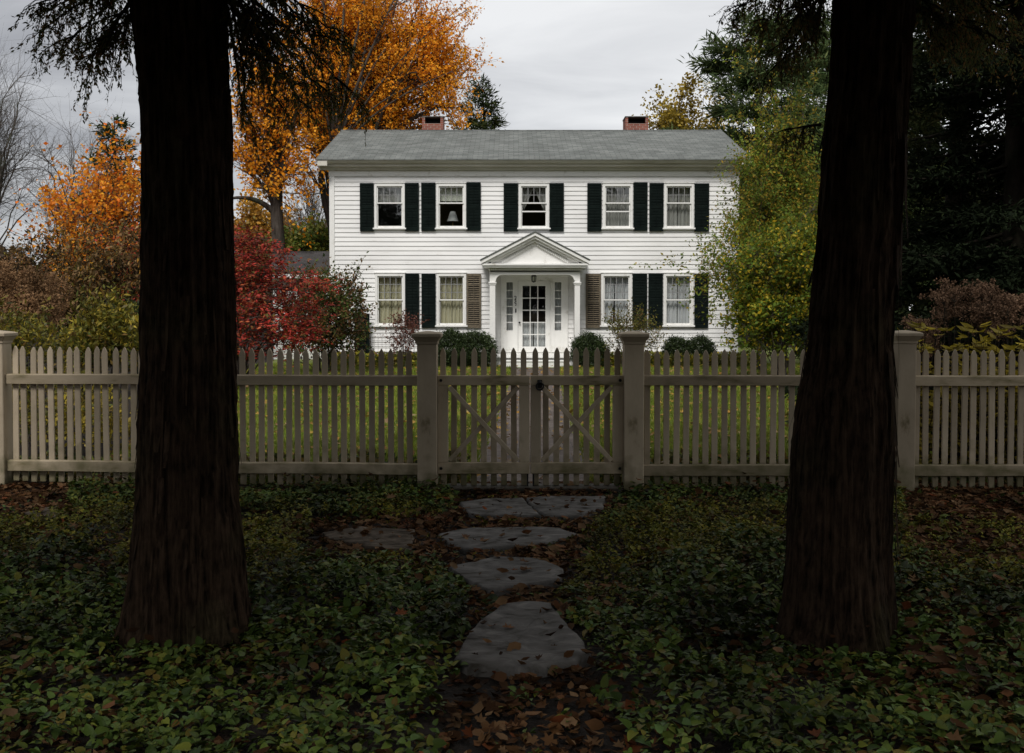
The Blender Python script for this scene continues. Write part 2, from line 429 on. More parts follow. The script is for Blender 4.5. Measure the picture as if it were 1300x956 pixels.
def tree_frame(rng, base, top, r0, blobs, n_limb, n_sub, n_twig, sub_len=0.8, twig_len=0.35, up=0.5, lean=0.2, fork=0.35, thin=1.0, rtop=0.35, sides=8, extra=()):
    """trunk, limbs, branches, twigs as one mesh builder; returns it with twig end points and directions"""
    mb = MB(); base = np.array(base, float); top = np.array(top, float)
    K = 9; tr = base + (top - base) * np.linspace(0, 1, K)[:, None]
    H = np.linalg.norm(top - base)
    tr[1:] += rng.normal(size=(K - 1, 3)) * np.array([lean, lean, 0]) * H * 0.03
    rad = r0 * (1 - (1 - rtop) * np.linspace(0, 1, K)); rad[0] *= 1.45; rad[1] *= 1.03
    mb.tube(tr, rad, sides)
    limbs = []
    for a, c, b, r_ in extra: mb.tube(bez(np.array(a), np.array(c), np.array(b), 10), np.linspace(r_, r_ * 0.35, 10), 8)
    tg, _ = blob_points(blobs, n_limb, rng, 0.6)
    for T in tg:
        t = fork + (1 - fork) * rng.random() ** 0.8
        if T[2] < base[2] + t * H: t = max(fork * 0.7, min(t, (T[2] - base[2]) / H * 0.8))
        t = max(0.05, min(1.0, t))
        i = t * (K - 1); i0 = min(int(i), K - 2); p0 = tr[i0] + (tr[i0 + 1] - tr[i0]) * (i - i0)
        dv = T - p0; D = np.linalg.norm(dv)
        c = p0 + dv * 0.45 + np.array([0, 0, up * D * 0.35]) + rng.normal(size=3) * D * 0.06
        pts = bez(p0, c, T, 8); pts[1:-1] += rng.normal(size=(6, 3)) * D * 0.015
        rr = r0 * (0.26 + 0.22 * rng.random()) * (0.55 + 0.45 * min(1.0, D / max(H, 1)))
        mb.tube(pts, np.linspace(rr, rr * 0.16, 8) * thin, 6); limbs.append((pts, rr))
    subs = []
    for _ in range(n_sub):
        pts, rr = limbs[rng.integers(len(limbs))]
        f = 0.25 + 0.75 * rng.random(); i = f * 7; i0 = min(int(i), 6); p0 = pts[i0] + (pts[i0 + 1] - pts[i0]) * (i - i0)
        ax = unit((pts[i0 + 1] - pts[i0])[None])[0]
        dr = unit((ax * 0.9 + rng.normal(size=3) * 0.75 + np.array([0, 0, up * 0.5]))[None])[0]
        L = sub_len * (0.5 + rng.random())
        e = p0 + dr * L; c = p0 + dr * L * 0.5 + rng.normal(size=3) * L * 0.1
        q = bez(p0, c, e, 5); r1 = rr * 0.32 * (1.1 - 0.6 * f)
        mb.tube(q, np.linspace(r1, r1 * 0.3, 5) * thin, 4, False); subs.append((q, r1))
    ends, dirs = [], []
    for _ in range(n_twig):
        q, r1 = subs[rng.integers(len(subs))]
        f = 0.2 + 0.8 * rng.random(); i = f * 4; i0 = min(int(i), 3); p0 = q[i0] + (q[i0 + 1] - q[i0]) * (i - i0)
        ax = unit((q[i0 + 1] - q[i0])[None])[0]
        dr = unit((ax * 0.8 + rng.normal(size=3) * 0.7 + np.array([0, 0, up * 0.4]))[None])[0]
        L = twig_len * (0.5 + rng.random()); e = p0 + dr * L
        mb.tube([p0, p0 + dr * L * 0.5 + rng.normal(size=3) * L * 0.06, e], np.array([r1 * 0.35, r1 * 0.25, r1 * 0.1]) * thin, 3, False)
        ends.append(p0); dirs.append(dr * L)
    for q, r1 in subs:
        ends.append(q[2]); dirs.append(q[4] - q[2])
    return mb, np.array(ends), np.array(dirs)

def leafy(ends, dirs, n, rng, jit=0.1, hang=0.3):
    i = rng.integers(len(ends), size=n); t = rng.random((n, 1)) * 1.15
    pos = ends[i] + dirs[i] * t + rng.normal(size=(n, 3)) * jit
    d = unit(unit(dirs[i]) * 0.5 + rng.normal(size=(n, 3)) * 0.7 + np.array([0, 0, -hang]))
    nr = unit(rng.normal(size=(n, 3)) * 0.7 + np.array([0, -0.15, 0.6]))
    return pos, d, nr

def make_tree(name, label, cat, base, top, r0, blobs, n_limb, n_sub, n_twig, n_leaf, lsize, lmat, bark, seed, group=None, jit=0.12, hang=0.3,
              shape='diamond', width=0.7, keep=None, **kw):
    rng = np.random.default_rng(seed)
    root = thing(name, base, label, cat, group)
    mb, ends, dirs = tree_frame(rng, base, top, r0, blobs, n_limb, n_sub, n_twig, **kw)
    obj('trunk', mb, bark, root, smooth=True)
    if n_leaf:
        pos, d, nr = leafy(ends, dirs, n_leaf, rng, jit, hang)
        if keep is not None:
            k = keep(pos); pos, d, nr = pos[k], d[k], nr[k]
        leaves('crown', pos, d, nr, lsize * (0.6 + 0.8 * rng.random(len(pos))), lmat, root, shape, width)
    return root

def make_conifer(name, label, cat, base, height, rmax, seed, needle, bark, n_br=90, n_need=30000, nlen=0.16, nwid=0.25, z0=0.08, droop=0.15, r0=None, taper=0.9,
                 gaps=0.0, upturn=0.1, group=None, keep=None, fuzz=0.07):
    rng = np.random.default_rng(seed)
    root = thing(name, base, label, cat, group)
    mb = MB(); bx, by, bz = base; r0 = r0 or height * 0.018
    mb.tube([(bx, by, bz), (bx + rng.normal() * 0.05, by, bz + height * 0.3), (bx + rng.normal() * 0.1, by, bz + height * 0.65), (bx, by, bz + height)], [r0 * 1.3, r0, r0 * 0.6, 0.01], 9)
    segs = []
    for b in range(n_br):
        f = z0 + (1 - z0) * (b + rng.random()) / n_br
        if rng.random() < gaps: continue
        z = bz + f * height
        L = rmax * (1 - f) ** taper * (0.65 + 0.55 * rng.random()) + 0.12
        a = rng.random() * 2 * math.pi + b * 2.4
        h = np.array([math.cos(a), math.sin(a), 0])
        p0 = np.array([bx, by, z]); e = p0 + h * L + np.array([0, 0, -droop * L + upturn * L])
        c = p0 + h * L * 0.5 + np.array([0, 0, -droop * L * 0.7])
        q = bez(p0, c, e, 6); rb = 0.012 + 0.012 * L
        mb.tube(q, np.linspace(rb, rb * 0.25, 6), 4, False)
        for k in range(int(4 + 5 * L)):
            t = 0.15 + 0.85 * rng.random() ** 0.8; i = t * 5; i0 = min(int(i), 4); p = q[i0] + (q[i0 + 1] - q[i0]) * (i - i0)
            sd = np.cross(h, [0, 0, 1]) * (1 if k % 2 else -1)
            l2 = (0.12 + 0.35 * L * (1.1 - t)) * (0.6 + 0.6 * rng.random())
            dv = unit((h * 0.6 + sd * 0.8 + np.array([0, 0, upturn - droop * 0.8]) + rng.normal(size=3) * 0.15)[None])[0] * l2
            segs.append((p, dv))
        segs.append((q[3], q[5] - q[3]))
    obj('trunk', mb, bark, root, smooth=True)
    P0 = np.array([s[0] for s in segs]); D = np.array([s[1] for s in segs])
    ln = np.linalg.norm(D, axis=1); pr = ln / ln.sum()
    i = rng.choice(len(P0), n_need, p=pr); t = rng.random((n_need, 1)) * 1.05
    pos = P0[i] + D[i] * t + rng.normal(size=(n_need, 3)) * fuzz * np.array([1, 1, 0.6])
    d = unit(unit(D[i]) + rng.normal(size=(n_need, 3)) * 0.55)
    nr = unit(rng.normal(size=(n_need, 3)) * 0.5 + np.array([0, 0, 0.8]))
    if keep is not None:
        k = keep(pos); pos, d, nr = pos[k], d[k], nr[k]
    leaves('crown', pos, d, nr, nlen * (0.6 + 0.8 * rng.random(len(pos))), needle, root, 'diamond', nwid)
    return root

def make_bush(name, label, cat, base, blobs, n_twig, per, tlen, lsize, lmat, bark, seed, group=None, up=0.6, jit=0.03, shape='diamond', width=0.6, n_stem=14, rs=0.014, p=0.45, flat=0.0,
              child='foliage', keep=None, hang=0.15):
    """stems from the base to twigs that fill the blobs, leaves along the twigs"""
    rng = np.random.default_rng(seed)
    root = thing(name, base, label, cat, group)
    tp, u = blob_points(blobs, n_twig, rng, p)
    tp[:, 2] = np.maximum(tp[:, 2], base[2] + 0.03)
    if keep is not None:
        k = keep(tp); tp, u = tp[k], u[k]
    n_twig = len(tp)
    dv = u * (0.7 - 0.3 * flat) + rng.normal(size=(n_twig, 3)) * 0.45; dv[:, 2] = dv[:, 2] * (1 - flat) + up * (1 - flat)
    dv = unit(dv) * tlen * (0.5 + rng.random((n_twig, 1)))
    mb = MB(); b = np.array(base)
    for j in rng.integers(n_twig, size=n_stem):
        s0 = b + np.append(rng.normal(size=2) * 0.12, 0); e = tp[j]; D = np.linalg.norm(e - s0)
        q = bez(s0, s0 + (e - s0) * np.array([0.3, 0.3, 0.6]), e, 6); mb.tube(q, np.linspace(rs * (0.6 + 0.25 * D), rs * 0.3, 6), 5, False)
    for j in range(0, n_twig, 2):
        mb.tube([tp[j] - dv[j] * 0.4, tp[j] + dv[j]], [rs * 0.4, rs * 0.15], 3, False)
    obj('stems', mb, bark, root, smooth=True)
    n = n_twig * per; i = np.repeat(np.arange(n_twig), per); t = rng.random((n, 1)) * 1.1
    pos = tp[i] + dv[i] * t + rng.normal(size=(n, 3)) * jit
    pos[:, 2] = np.maximum(pos[:, 2], base[2] + 0.015)
    d = unit(unit(dv[i]) * 0.5 + rng.normal(size=(n, 3)) * 0.7 * np.array([1, 1, 1 - 0.6 * flat]) + np.array([0, 0, -hang]))
    nr = unit(rng.normal(size=(n, 3)) * (0.7 - 0.4 * flat) + np.array([0, -0.2, 0.6]))
    leaves(child, pos, d, nr, lsize * (0.6 + 0.8 * rng.random(n)), lmat, root, shape, width)
    return root

# ------------------------------------------------------------------ world, sun, camera
SUN_EL, SUN_AZ = R(50), R(-14)   # the bright part of the overcast: high behind the camera, a little to the left
w = bpy.data.worlds.new('World'); scn.world = w; w.use_nodes = True
nt = w.node_tree
for n in list(nt.nodes): nt.nodes.remove(n)
wo = nt.nodes.new('ShaderNodeOutputWorld'); bg = nt.nodes.new('ShaderNodeBackground')
sky = nt.nodes.new('ShaderNodeTexSky'); sky.sky_type = 'NISHITA'; sky.sun_disc = False
sky.sun_elevation = SUN_EL; sky.sun_rotation = math.pi + SUN_AZ * -1
sc_ = N(nt, 'ShaderNodeVectorMath', operation='SCALE'); sc_.inputs['Scale'].default_value = 1.0
nt.links.new(sky.outputs[0], sc_.inputs[0])
tc = nt.nodes.new('ShaderNodeTexCoord'); sp = nt.nodes.new('ShaderNodeSeparateXYZ')
nt.links.new(tc.outputs['Generated'], sp.inputs[0])
az = N(nt, 'ShaderNodeMath', operation='ABSOLUTE'); nt.links.new(sp.outputs[2], az.inputs[0])
ad = N(nt, 'ShaderNodeMath', operation='ADD'); ad.inputs[1].default_value = 0.12; nt.links.new(az.outputs[0], ad.inputs[0])
dx = N(nt, 'ShaderNodeMath', operation='DIVIDE'); nt.links.new(sp.outputs[0], dx.inputs[0]); nt.links.new(ad.outputs[0], dx.inputs[1])
dy = N(nt, 'ShaderNodeMath', operation='DIVIDE'); nt.links.new(sp.outputs[1], dy.inputs[0]); nt.links.new(ad.outputs[0], dy.inputs[1])
cb = nt.nodes.new('ShaderNodeCombineXYZ'); nt.links.new(dx.outputs[0], cb.inputs[0]); nt.links.new(dy.outputs[0], cb.inputs[1])
mp = nt.nodes.new('ShaderNodeMapping'); mp.inputs['Location'].default_value = (3.3, 1.7, 0); mp.inputs['Scale'].default_value = (0.55, 1.0, 1)
nt.links.new(cb.outputs[0], mp.inputs[0])
cn = N(nt, 'ShaderNodeTexNoise', Scale=1.7, Detail=6.0, Roughness=0.52, Distortion=0.5); nt.links.new(mp.outputs[0], cn.inputs['Vector'])
# thicker, greyer cloud to the west (left), thinner to the right
gx = N(nt, 'ShaderNodeMath', operation='MULTIPLY_ADD'); gx.inputs[1].default_value = 0.5; gx.inputs[2].default_value = 0.04
nt.links.new(sp.outputs[0], gx.inputs[0])
sm = N(nt, 'ShaderNodeMath', operation='ADD'); nt.links.new(cn.outputs[0], sm.inputs[0]); nt.links.new(gx.outputs[0], sm.inputs[1])
cr = ramp(nt, [(0.20, (2.8, 2.83, 2.98)), (0.40, (4.3, 4.35, 4.48)), (0.54, (5.5, 5.54, 5.62)), (0.70, (6.5, 6.52, 6.55))])
nt.links.new(sm.outputs[0], cr.inputs[0])
mx = N(nt, 'ShaderNodeMix', data_type='RGBA'); mx.inputs[0].default_value = 0.93
nt.links.new(sc_.outputs[0], mx.inputs[6]); nt.links.new(cr.outputs[0], mx.inputs[7])
nt.links.new(mx.outputs[2], bg.inputs[0]); bg.inputs[1].default_value = 0.138
nt.links.new(bg.outputs[0], wo.inputs[0])

sl = bpy.data.lights.new('sun', 'SUN'); sl.energy = 2.95; sl.angle = R(18); sl.color = (1.0, 0.965, 0.92)
so = bpy.data.objects.new('sun', sl); COL.objects.link(so)
sd = Vector((math.sin(SUN_AZ) * math.cos(SUN_EL), -math.cos(SUN_AZ) * math.cos(SUN_EL), math.sin(SUN_EL)))
so.location = sd * 60; so.rotation_euler = sd.to_track_quat('Z', 'Y').to_euler()

cam = bpy.data.cameras.new('camera'); co = bpy.data.objects.new('camera', cam); COL.objects.link(co)
co.location = (0, 0, EYE); co.rotation_euler = (R(90) - TH, 0, 0)
cam.sensor_width = 36; cam.lens = 36 * F / 1300; cam.shift_y = -(478 - 433) / 1300; cam.clip_start = 0.05; cam.clip_end = 2000
scn.camera = co
scn.view_settings.view_transform = 'Standard'; scn.view_settings.look = 'None'
scn.view_settings.exposure = 0; scn.view_settings.gamma = 1
try:
    scn.cycles.use_denoising = True; scn.cycles.denoiser = 'OPENIMAGEDENOISE'
    scn.cycles.max_bounces = 6; scn.cycles.transparent_max_bounces = 12
except Exception: pass

# ------------------------------------------------------------------ setting
def struct(name, mb, mat, origin=None, smooth=False):
    o = obj(name, mb, mat, None, origin, smooth); o['kind'] = 'structure'; return o

g = MB()
ns = 96; rr_ = [0.0, 12, 30, 60, 120, 300, 700]
g.v.append((0, 15, 0))
for r in rr_[1:]:
    for j in range(ns):
        a = 2 * math.pi * j / ns; g.v.append((r * math.cos(a), 15 + r * math.sin(a), 0))
for j in range(ns): g.f.append((0, 1 + j, 1 + (j + 1) % ns))
for i in range(len(rr_) - 2):
    for j in range(ns):
        a, b = 1 + i * ns + j, 1 + i * ns + (j + 1) % ns; g.f.append((a, a + ns, b + ns, b))
struct('ground', g, M['soil'])
lw = MB()
lawn_poly = [(-4.4, 9.35), (8.2, 9.35), (8.4, 12), (8.6, 18), (9.5, 27), (12, 31), (16, 42), (-9, 42), (-7.5, 31), (-7.4, 22), (-5.6, 17), (-4.6, 12)]
lw.add([(x, y, 0.004) for x, y in lawn_poly], [tuple(range(len(lawn_poly)))])
struct('lawn', lw, M['lawn'])
DX = 0.655   # door centre
def path_x(y): return 0.165 + (DX - 0.165) * (y - 9) / 19.0
pm = MB()
pm.add([(path_x(9.2) - 0.62, 9.2, 0.012), (path_x(9.2) + 0.62, 9.2, 0.012), (path_x(27.4) + 0.55, 27.5, 0.012), (path_x(27.4) - 0.55, 27.5, 0.012)], [(0, 1, 2, 3)])
struct('garden_path', pm, M['gpath'])

# ------------------------------------------------------------------ house
HY = 29.4
def hx(px): return P(px, 400, HY).x
def hz(py): return P(650, py, HY).z
HXL, HXR = hx(420), hx(936)
HC = (HXL + HXR) / 2
EZ = P(650, 203, 28.92).z; RZ = P(650, 165.5, 33.36).z; RY = 33.36; BY = RY + (RY - HY)
house = thing('white_house', (HC, HY, 0), 'two storey white clapboard house with grey roof and dark green shutters behind the picket fence', 'house')
Z0 = 0.40
up_w = [('478', 476, 514.6), ('', 554.3, 592), ('', 658.4, 697), ('', 764.6, 802.6), ('', 842, 879.8)]
lo_w = [(476.4, 514.6), (554.3, 592), (763, 802), (842, 880)]
UZ0, UZ1, LZ0, LZ1 = hz(291.5), hz(233), hz(415), hz(347)
wins = []
for _, a, b in up_w: wins.append((hx(a), hx(b), UZ0, UZ1))
for a, b in lo_w: wins.append((hx(a), hx(b), LZ0, LZ1))
door_open = (hx(636), hx(721), 0.30, hz(352))
openings = wins + [door_open]
def clap(mb, x0, x1, z0, z1, course=0.1345, lap=0.019):
    """real clapboards: each course leans out to its lower edge; cut round the openings"""
    k = 0; z = z0
    rj = random.Random(5)
    while z < z1 - 1e-4:
        zt = min(z + course, z1)
        cuts = sorted({z, zt} | {v for o in openings for v in (o[2], o[3]) if z < v < zt})
        for a, b in zip(cuts[:-1], cuts[1:]):
            zm = (a + b) / 2; iv = [(x0, x1)]
            for o in openings:
                if o[2] < zm < o[3]:
                    nv = []
                    for p, q in iv:
                        if o[1] <= p or o[0] >= q: nv.append((p, q)); continue
                        if o[0] > p: nv.append((p, o[0]))
                        if o[1] < q: nv.append((o[1], q))
                    iv = nv
            ya = HY - 0.004 - lap * (1 - (a - z) / course); yb = HY - 0.004 - lap * (1 - (b - z) / course)
            for p, q in iv:
                n = max(1, int((q - p) / 0.8)); xs = np.linspace(p, q, n + 1)
                j = [rj.uniform(-0.0025, 0.0025) for _ in xs]
                vs = []
                for x, e in zip(xs, j): vs += [(x, ya - abs(e), a + (e if a == z and a > z0 else 0)), (x, yb, b), (x, HY, a + (e if a == z and a > z0 else 0))]
                fs = []
                for i in range(n):
                    fs += [(3 * i, 3 * i + 3, 3 * i + 4, 3 * i + 1), (3 * i + 2, 3 * i + 5, 3 * i + 3, 3 * i)]
                mb.add(vs, fs)
        z = zt
cl = MB(); clap(cl, HXL + 0.12, HXR - 0.12, Z0, hz(224))
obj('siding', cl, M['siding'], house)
# structural wall behind the boards, with openings, plus the other three walls and floors
wb = MB()
xs = sorted({HXL + 0.02, HXR - 0.02} | {v for o in openings for v in (o[0], o[1])})
zs = sorted({Z0, EZ - 0.05} | {v for o in openings for v in (o[2], o[3]) if v > Z0})
for xa, xb in zip(xs[:-1], xs[1:]):
    for za, zb in zip(zs[:-1], zs[1:]):
        xm, zm = (xa + xb) / 2, (za + zb) / 2
        if any(o[0] < xm < o[1] and o[2] < zm < o[3] for o in openings): continue
        wb.add([(xa, HY, za), (xb, HY, za), (xb, HY, zb), (xa, HY, zb)], [(0, 1, 2, 3)])
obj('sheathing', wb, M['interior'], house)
ew = MB()
for x, sgn in ((HXL, -1), (HXR, 1)):
    pl = [(HY + 0.01, Z0), (BY, Z0), (BY, EZ), (RY, RZ - 0.16), (HY + 0.01, EZ)]
    ew.prism_x(pl, min(x, x - sgn * 0.15), max(x, x - sgn * 0.15))
ew.box(HXL + 0.151, HXR - 0.151, BY - 0.15, BY, Z0, EZ)
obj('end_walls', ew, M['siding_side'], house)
fl = MB()
fl.box(HXL + 0.16, HXR - 0.16, HY + 0.05, BY - 0.16, 0.30, 0.38)
fl.box(HXL + 0.16, HXR - 0.16, HY + 0.05, BY - 0.16, 3.05, 3.3)
fl.box(HXL + 0.16, HXR - 0.16, HY + 0.05, BY - 0.16, 5.75, 5.8)
fl.box(HXL + 0.16, HXR - 0.16, HY + 4.0, HY + 4.1, 0.39, 3.04); fl.box(HXL + 0.16, HXR - 0.16, HY + 4.0, HY + 4.1, 3.31, 5.74)
for px in (628, 730):
    for a, b in ((0.39, 3.04), (3.31, 5.74)): fl.box(hx(px) - 0.05, hx(px) + 0.05, HY + 0.2, HY + 3.99, a, b)
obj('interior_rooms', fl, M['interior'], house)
fo = MB(); fo.box(HXL + 0.05, HXR - 0.05, HY + 0.01, BY - 0.05, 0, Z0 - 0.003)
obj('foundation', fo, M['stone_found'], house)
for a, b in ((HXL - 0.02, HXL + 0.13), (HXR - 0.13, HXR + 0.02)):
    cbm = MB(); cbm.box(a, b, HY - 0.045, HY + 0.1, Z0, hz(224))
    obj('corner_board', cbm, M['trim'], house, bevel=0.006)
wt = MB(); wt.box(HXL - 0.02, HXR + 0.02, HY - 0.06, HY, Z0 - 0.16, Z0 - 0.004)
wt.box(HXL - 0.03, HXR + 0.03, HY - 0.09, HY - 0.061, Z0 - 0.03, Z0 - 0.008)
obj('water_table', wt, M['trim'], house)
fz = MB(); fz.box(HXL - 0.03, HXR + 0.03, HY - 0.05, HY + 0.02, hz(223.8), EZ - 0.12)
obj('frieze', fz, M['trim'], house)
ER, EL = HXL - 0.30, HXR + 0.30
cm = MB()
cm.prism_x([(HY - 0.05, EZ - 0.24), (HY - 0.14, EZ - 0.24), (HY - 0.17, EZ - 0.17), (HY - 0.30, EZ - 0.15), (HY - 0.30, EZ - 0.09), (HY - 0.40, EZ - 0.07), (HY - 0.46, EZ - 0.01), (HY - 0.46, EZ + 0.02), (HY - 0.05, EZ + 0.10)], ER + 0.02, EL - 0.02)
for s, x in ((1, HXL), (-1, HXR)):   # raking boards at the gables
    for y0, y1, z0_, z1_ in ((HY - 0.46, RY, EZ, RZ - 0.02), (BY + 0.46, RY, EZ, RZ - 0.02)):
        xo = x - s * 0.28
        cm.prism_x([(y0, z0_ - 0.16), (y1, z1_ - 0.20), (y1, z1_ - 0.03), (y0, z0_ + 0.0)][::(1 if y0 < y1 else -1)], min(x, xo), max(x, xo))
obj('cornice', cm, M['cornice'], house)
rf = MB()
sl_ = (RZ - EZ) / (RY - (HY - 0.48))
for y0 in (HY - 0.48, BY + 0.48):
    pl = [(y0, EZ + 0.0), (RY, RZ - 0.03), (RY, RZ + 0.0), (y0, EZ + 0.03)]
    if y0 > RY: pl = pl[::-1]
    rf.prism_x(pl, ER - 0.03, EL + 0.03)
roof = obj('roof', rf, M['roof'], house)
rc = MB(); rc.prism_x([(RY - 0.14, RZ - 0.035), (RY, RZ + 0.018), (RY + 0.14, RZ - 0.035), (RY, RZ + 0.006)], ER - 0.03, EL + 0.03)
obj('ridge_cap', rc, M['roof'], roof)
# chimneys
for pxa, pxb in ((536, 562.5), (794, 823)):
    cy0 = RY + 0.25
    a, b = P(pxa, 160, cy0).x, P(pxb, 160, cy0).x; zt = P(650, 147.5, cy0).z
    c = MB(); zb = zt - 0.24
    c.box(a, b, cy0, cy0 + 0.75, RZ - 0.6, zb)
    for xa, xb in ((a, a + 0.09), (b - 0.09, b)): c.box(xa, xb, cy0, cy0 + 0.75, zb, zt - 0.035)
    c.box(a + 0.09, b - 0.09, cy0 + 0.45, cy0 + 0.75, zb, zt - 0.035)
    ch = obj('chimney', c, M['brick'], house)
    k = MB(); k.box(a - 0.02, b + 0.02, cy0 - 0.02, cy0 + 0.77, zt - 0.034, zt)
    obj('chimney_cap', k, M['slate'], ch, bevel=0.01)
    k = MB(); k.box(a + 0.092, b - 0.092, cy0 + 0.12, cy0 + 0.44, zb + 0.001, zb + 0.012)
    k.box(a + 0.092, b - 0.092, cy0 + 0.40, cy0 + 0.449, zb + 0.013, zt - 0.04)
    obj('flue', k, M['iron'], ch)

# windows -----------------------------------------------------------
def curtain(e0, e1, z0, z1, y, folds, amp=0.025, n=48, m=14, seed=0):
    """hanging cloth between edge functions e0(f), e1(f), f = 0 at the top"""
    mb = MB(); rg = random.Random(seed); ph = [rg.uniform(0, 6) for _ in range(3)]
    for i in range(m + 1):
        f = i / m; z = z1 + (z0 - z1) * f; a, b = e0(f), e1(f)
        for j in range(n + 1):
            u = j / n; mb.v.append((a + (b - a) * u, y + amp * (math.sin(u * folds * 6.283 + ph[0]) + 0.5 * math.sin(u * folds * 11 + ph[1] + f)), z))
    for i in range(m):
        for j in range(n):
            q = i * (n + 1) + j; mb.f.append((q, q + n + 1, q + n + 2, q + 1))
    return mb
def window(i, x0, x1, z0, z1, kind):
    og = ((x0 + x1) / 2, HY, z0); upper = i < 5
    f = MB(); c = 0.072; y0, y1 = HY - 0.05, HY + 0.10
    f.box(x0, x0 + c, y0, y1, z0 + 0.05, z1); f.box(x1 - c, x1, y0, y1, z0 + 0.05, z1)
    f.box(x0 + c, x1 - c, y0 - 0.003, y1, z1 - 0.085, z1)
    f.box(x0 - 0.02, x1 + 0.02, y0 - 0.02, y1, z1 + 0.001, z1 + 0.03)
    win = obj('window', f, M['trim'], house, og, bevel=0.004)
    s = MB(); s.box(x0 - 0.04, x1 + 0.04, y0 - 0.05, y1, z0, z0 + 0.048)
    obj('sill', s, M['trim'], win, bevel=0.005)
    a, b, l, t = x0 + c, x1 - c, z0 + 0.05, z1 - 0.085
    mid = l + (t - l) * (0.585 if upper else 0.505)
    s = MB(); w_ = 0.032
    for (za, zb, ya) in ((mid, t, HY - 0.012), (l, mid + 0.03, HY + 0.024)):
        s.box(a, a + w_, ya, ya + 0.03, za, zb); s.box(b - w_, b, ya, ya + 0.03, za, zb)
        s.box(a + w_, b - w_, ya, ya + 0.03, zb - 0.035, zb); s.box(a + w_, b - w_, ya, ya + 0.03, za, za + (0.035 if za == mid else 0.06))
    if i in (2, 3): s.box(a + w_, b - w_, HY - 0.02, HY + 0.0, l + (t - l) * 0.38, l + (t - l) * 0.38 + 0.035)
    obj('sash', s, M['trim'], win)
    mm = MB(); rows = 2 if upper else 3
    for k in range(1, 4): x = a + w_ + (b - a - 2 * w_) * k / 4; mm.box(x - 0.009, x + 0.009, HY - 0.006, HY + 0.010, mid + 0.036, t - 0.036)
    for k in range(1, rows): z = mid + (t - mid) * k / rows; mm.box(a + w_, b - w_, HY - 0.008, HY + 0.008, z - 0.009, z + 0.009)
    obj('muntins', mm, M['muntin'], win)
    p = MB()
    for za, zb, yy in ((mid + 0.03, t - 0.03, HY + 0.002), (l + 0.05, mid + 0.0, HY + 0.038)):
        p.add([(a + 0.02, yy, za), (b - 0.02, yy, za), (b - 0.02, yy, zb), (a + 0.02, yy, zb)], [(0, 1, 2, 3)])
    obj('pane', p, M['glass'], win)
    yc = HY + 0.17; lz, tz = l - 0.02, t + 0.03
    L_, R_ = a - 0.05, b + 0.05; W = R_ - L_
    k = None
    if kind == 'valance': cs = [(curtain(lambda q: L_, lambda q: R_, l + (t - l) * 0.60, tz, yc, 5, seed=i), 'sheer')]
    elif kind == 'blind': cs = [(curtain(lambda q: L_, lambda q: R_, l + (t - l) * 0.66, tz, yc, 0.5, 0.002, seed=i), 'blind')]
    elif kind == 'tied':
        e = lambda q: 0.5 * W * max(0.09, (1 - (q / 0.72) ** 1.2 * 0.9) if q < 0.72 else 0.1 + 0.05 * (q - 0.72))
        cs = [(curtain(lambda q: L_, lambda q: L_ + e(q), lz, tz, yc, 3, seed=i), 'sheer'), (curtain(lambda q: R_ - e(q), lambda q: R_, lz, tz, yc, 3, seed=i + 9), 'sheer')]
    elif kind == 'pair':
        gap = lambda q: 0.02 + 0.07 * q
        cs = [(curtain(lambda q: L_, lambda q: L_ + W * (0.48 - gap(q)), lz, tz, yc, 3, seed=i), 'white_cloth'), (curtain(lambda q: L_ + W * 0.47, lambda q: R_ - 0.03 * q, lz, tz, yc + 0.02, 4, seed=i + 9), 'white_cloth')]
    else:
        cs = [(curtain(lambda q: L_, lambda q: (L_ + R_) / 2, lz, tz, yc, 4, seed=i), kind), (curtain(lambda q: (L_ + R_) / 2 - 0.0 + 0.012, lambda q: R_, lz, tz, yc + 0.012, 4, seed=i + 9), kind)]
    for mb, mt in cs:
        obj('curtain', mb, M[mt], win, smooth=True)
    return win
kinds = ['valance', 'blind', 'tied', 'sheer', 'sheer', 'cream', 'cream', 'pair', 'white_cloth']
for i, (x0, x1, z0, z1) in enumerate(wins): window(i, x0, x1, z0, z1, kinds[i])

# table lamp behind the second upper window
lx = hx(574.0); ly = HY + 0.42; lz = UZ0 - 0.05
tl = thing('table_lamp', (lx, ly, lz - 0.7), 'brass table lamp with pale grey shade standing inside an upstairs window', 'lamp')
m = MB(); m.lathe([(0.075, lz + 0.62), (0.175, lz + 0.33)], lx, ly, 20); obj('lamp_shade', m, M['lampshade'], tl, smooth=True)
m = MB(); m.lathe([(0.0, lz), (0.08, lz), (0.075, lz + 0.02), (0.02, lz + 0.04), (0.015, lz + 0.16), (0.026, lz + 0.2), (0.013, lz + 0.24), (0.013, lz + 0.48), (0, lz + 0.48)], lx, ly, 14); obj('lamp_base', m, M['brass'], tl, smooth=True)
m = MB(); m.box(lx - 0.45, lx + 0.45, ly - 0.2, ly + 0.25, lz - 0.05, lz - 0.002)
for a in (-0.4, 0.4):
    for b in (-0.16, 0.2): m.box(lx + a - 0.025, lx + a + 0.025, ly + b - 0.025, ly + b + 0.025, 3.301, lz - 0.05)
tag(obj('side_table', m, M['sillwood'], None, (lx, ly, 3.301)), 'dark wooden side table under the brass lamp in the upstairs window', 'table')
tl.location.z = lz
for ch in tl.children: 
    for v in ch.data.vertices: v.co.z -= 0.7

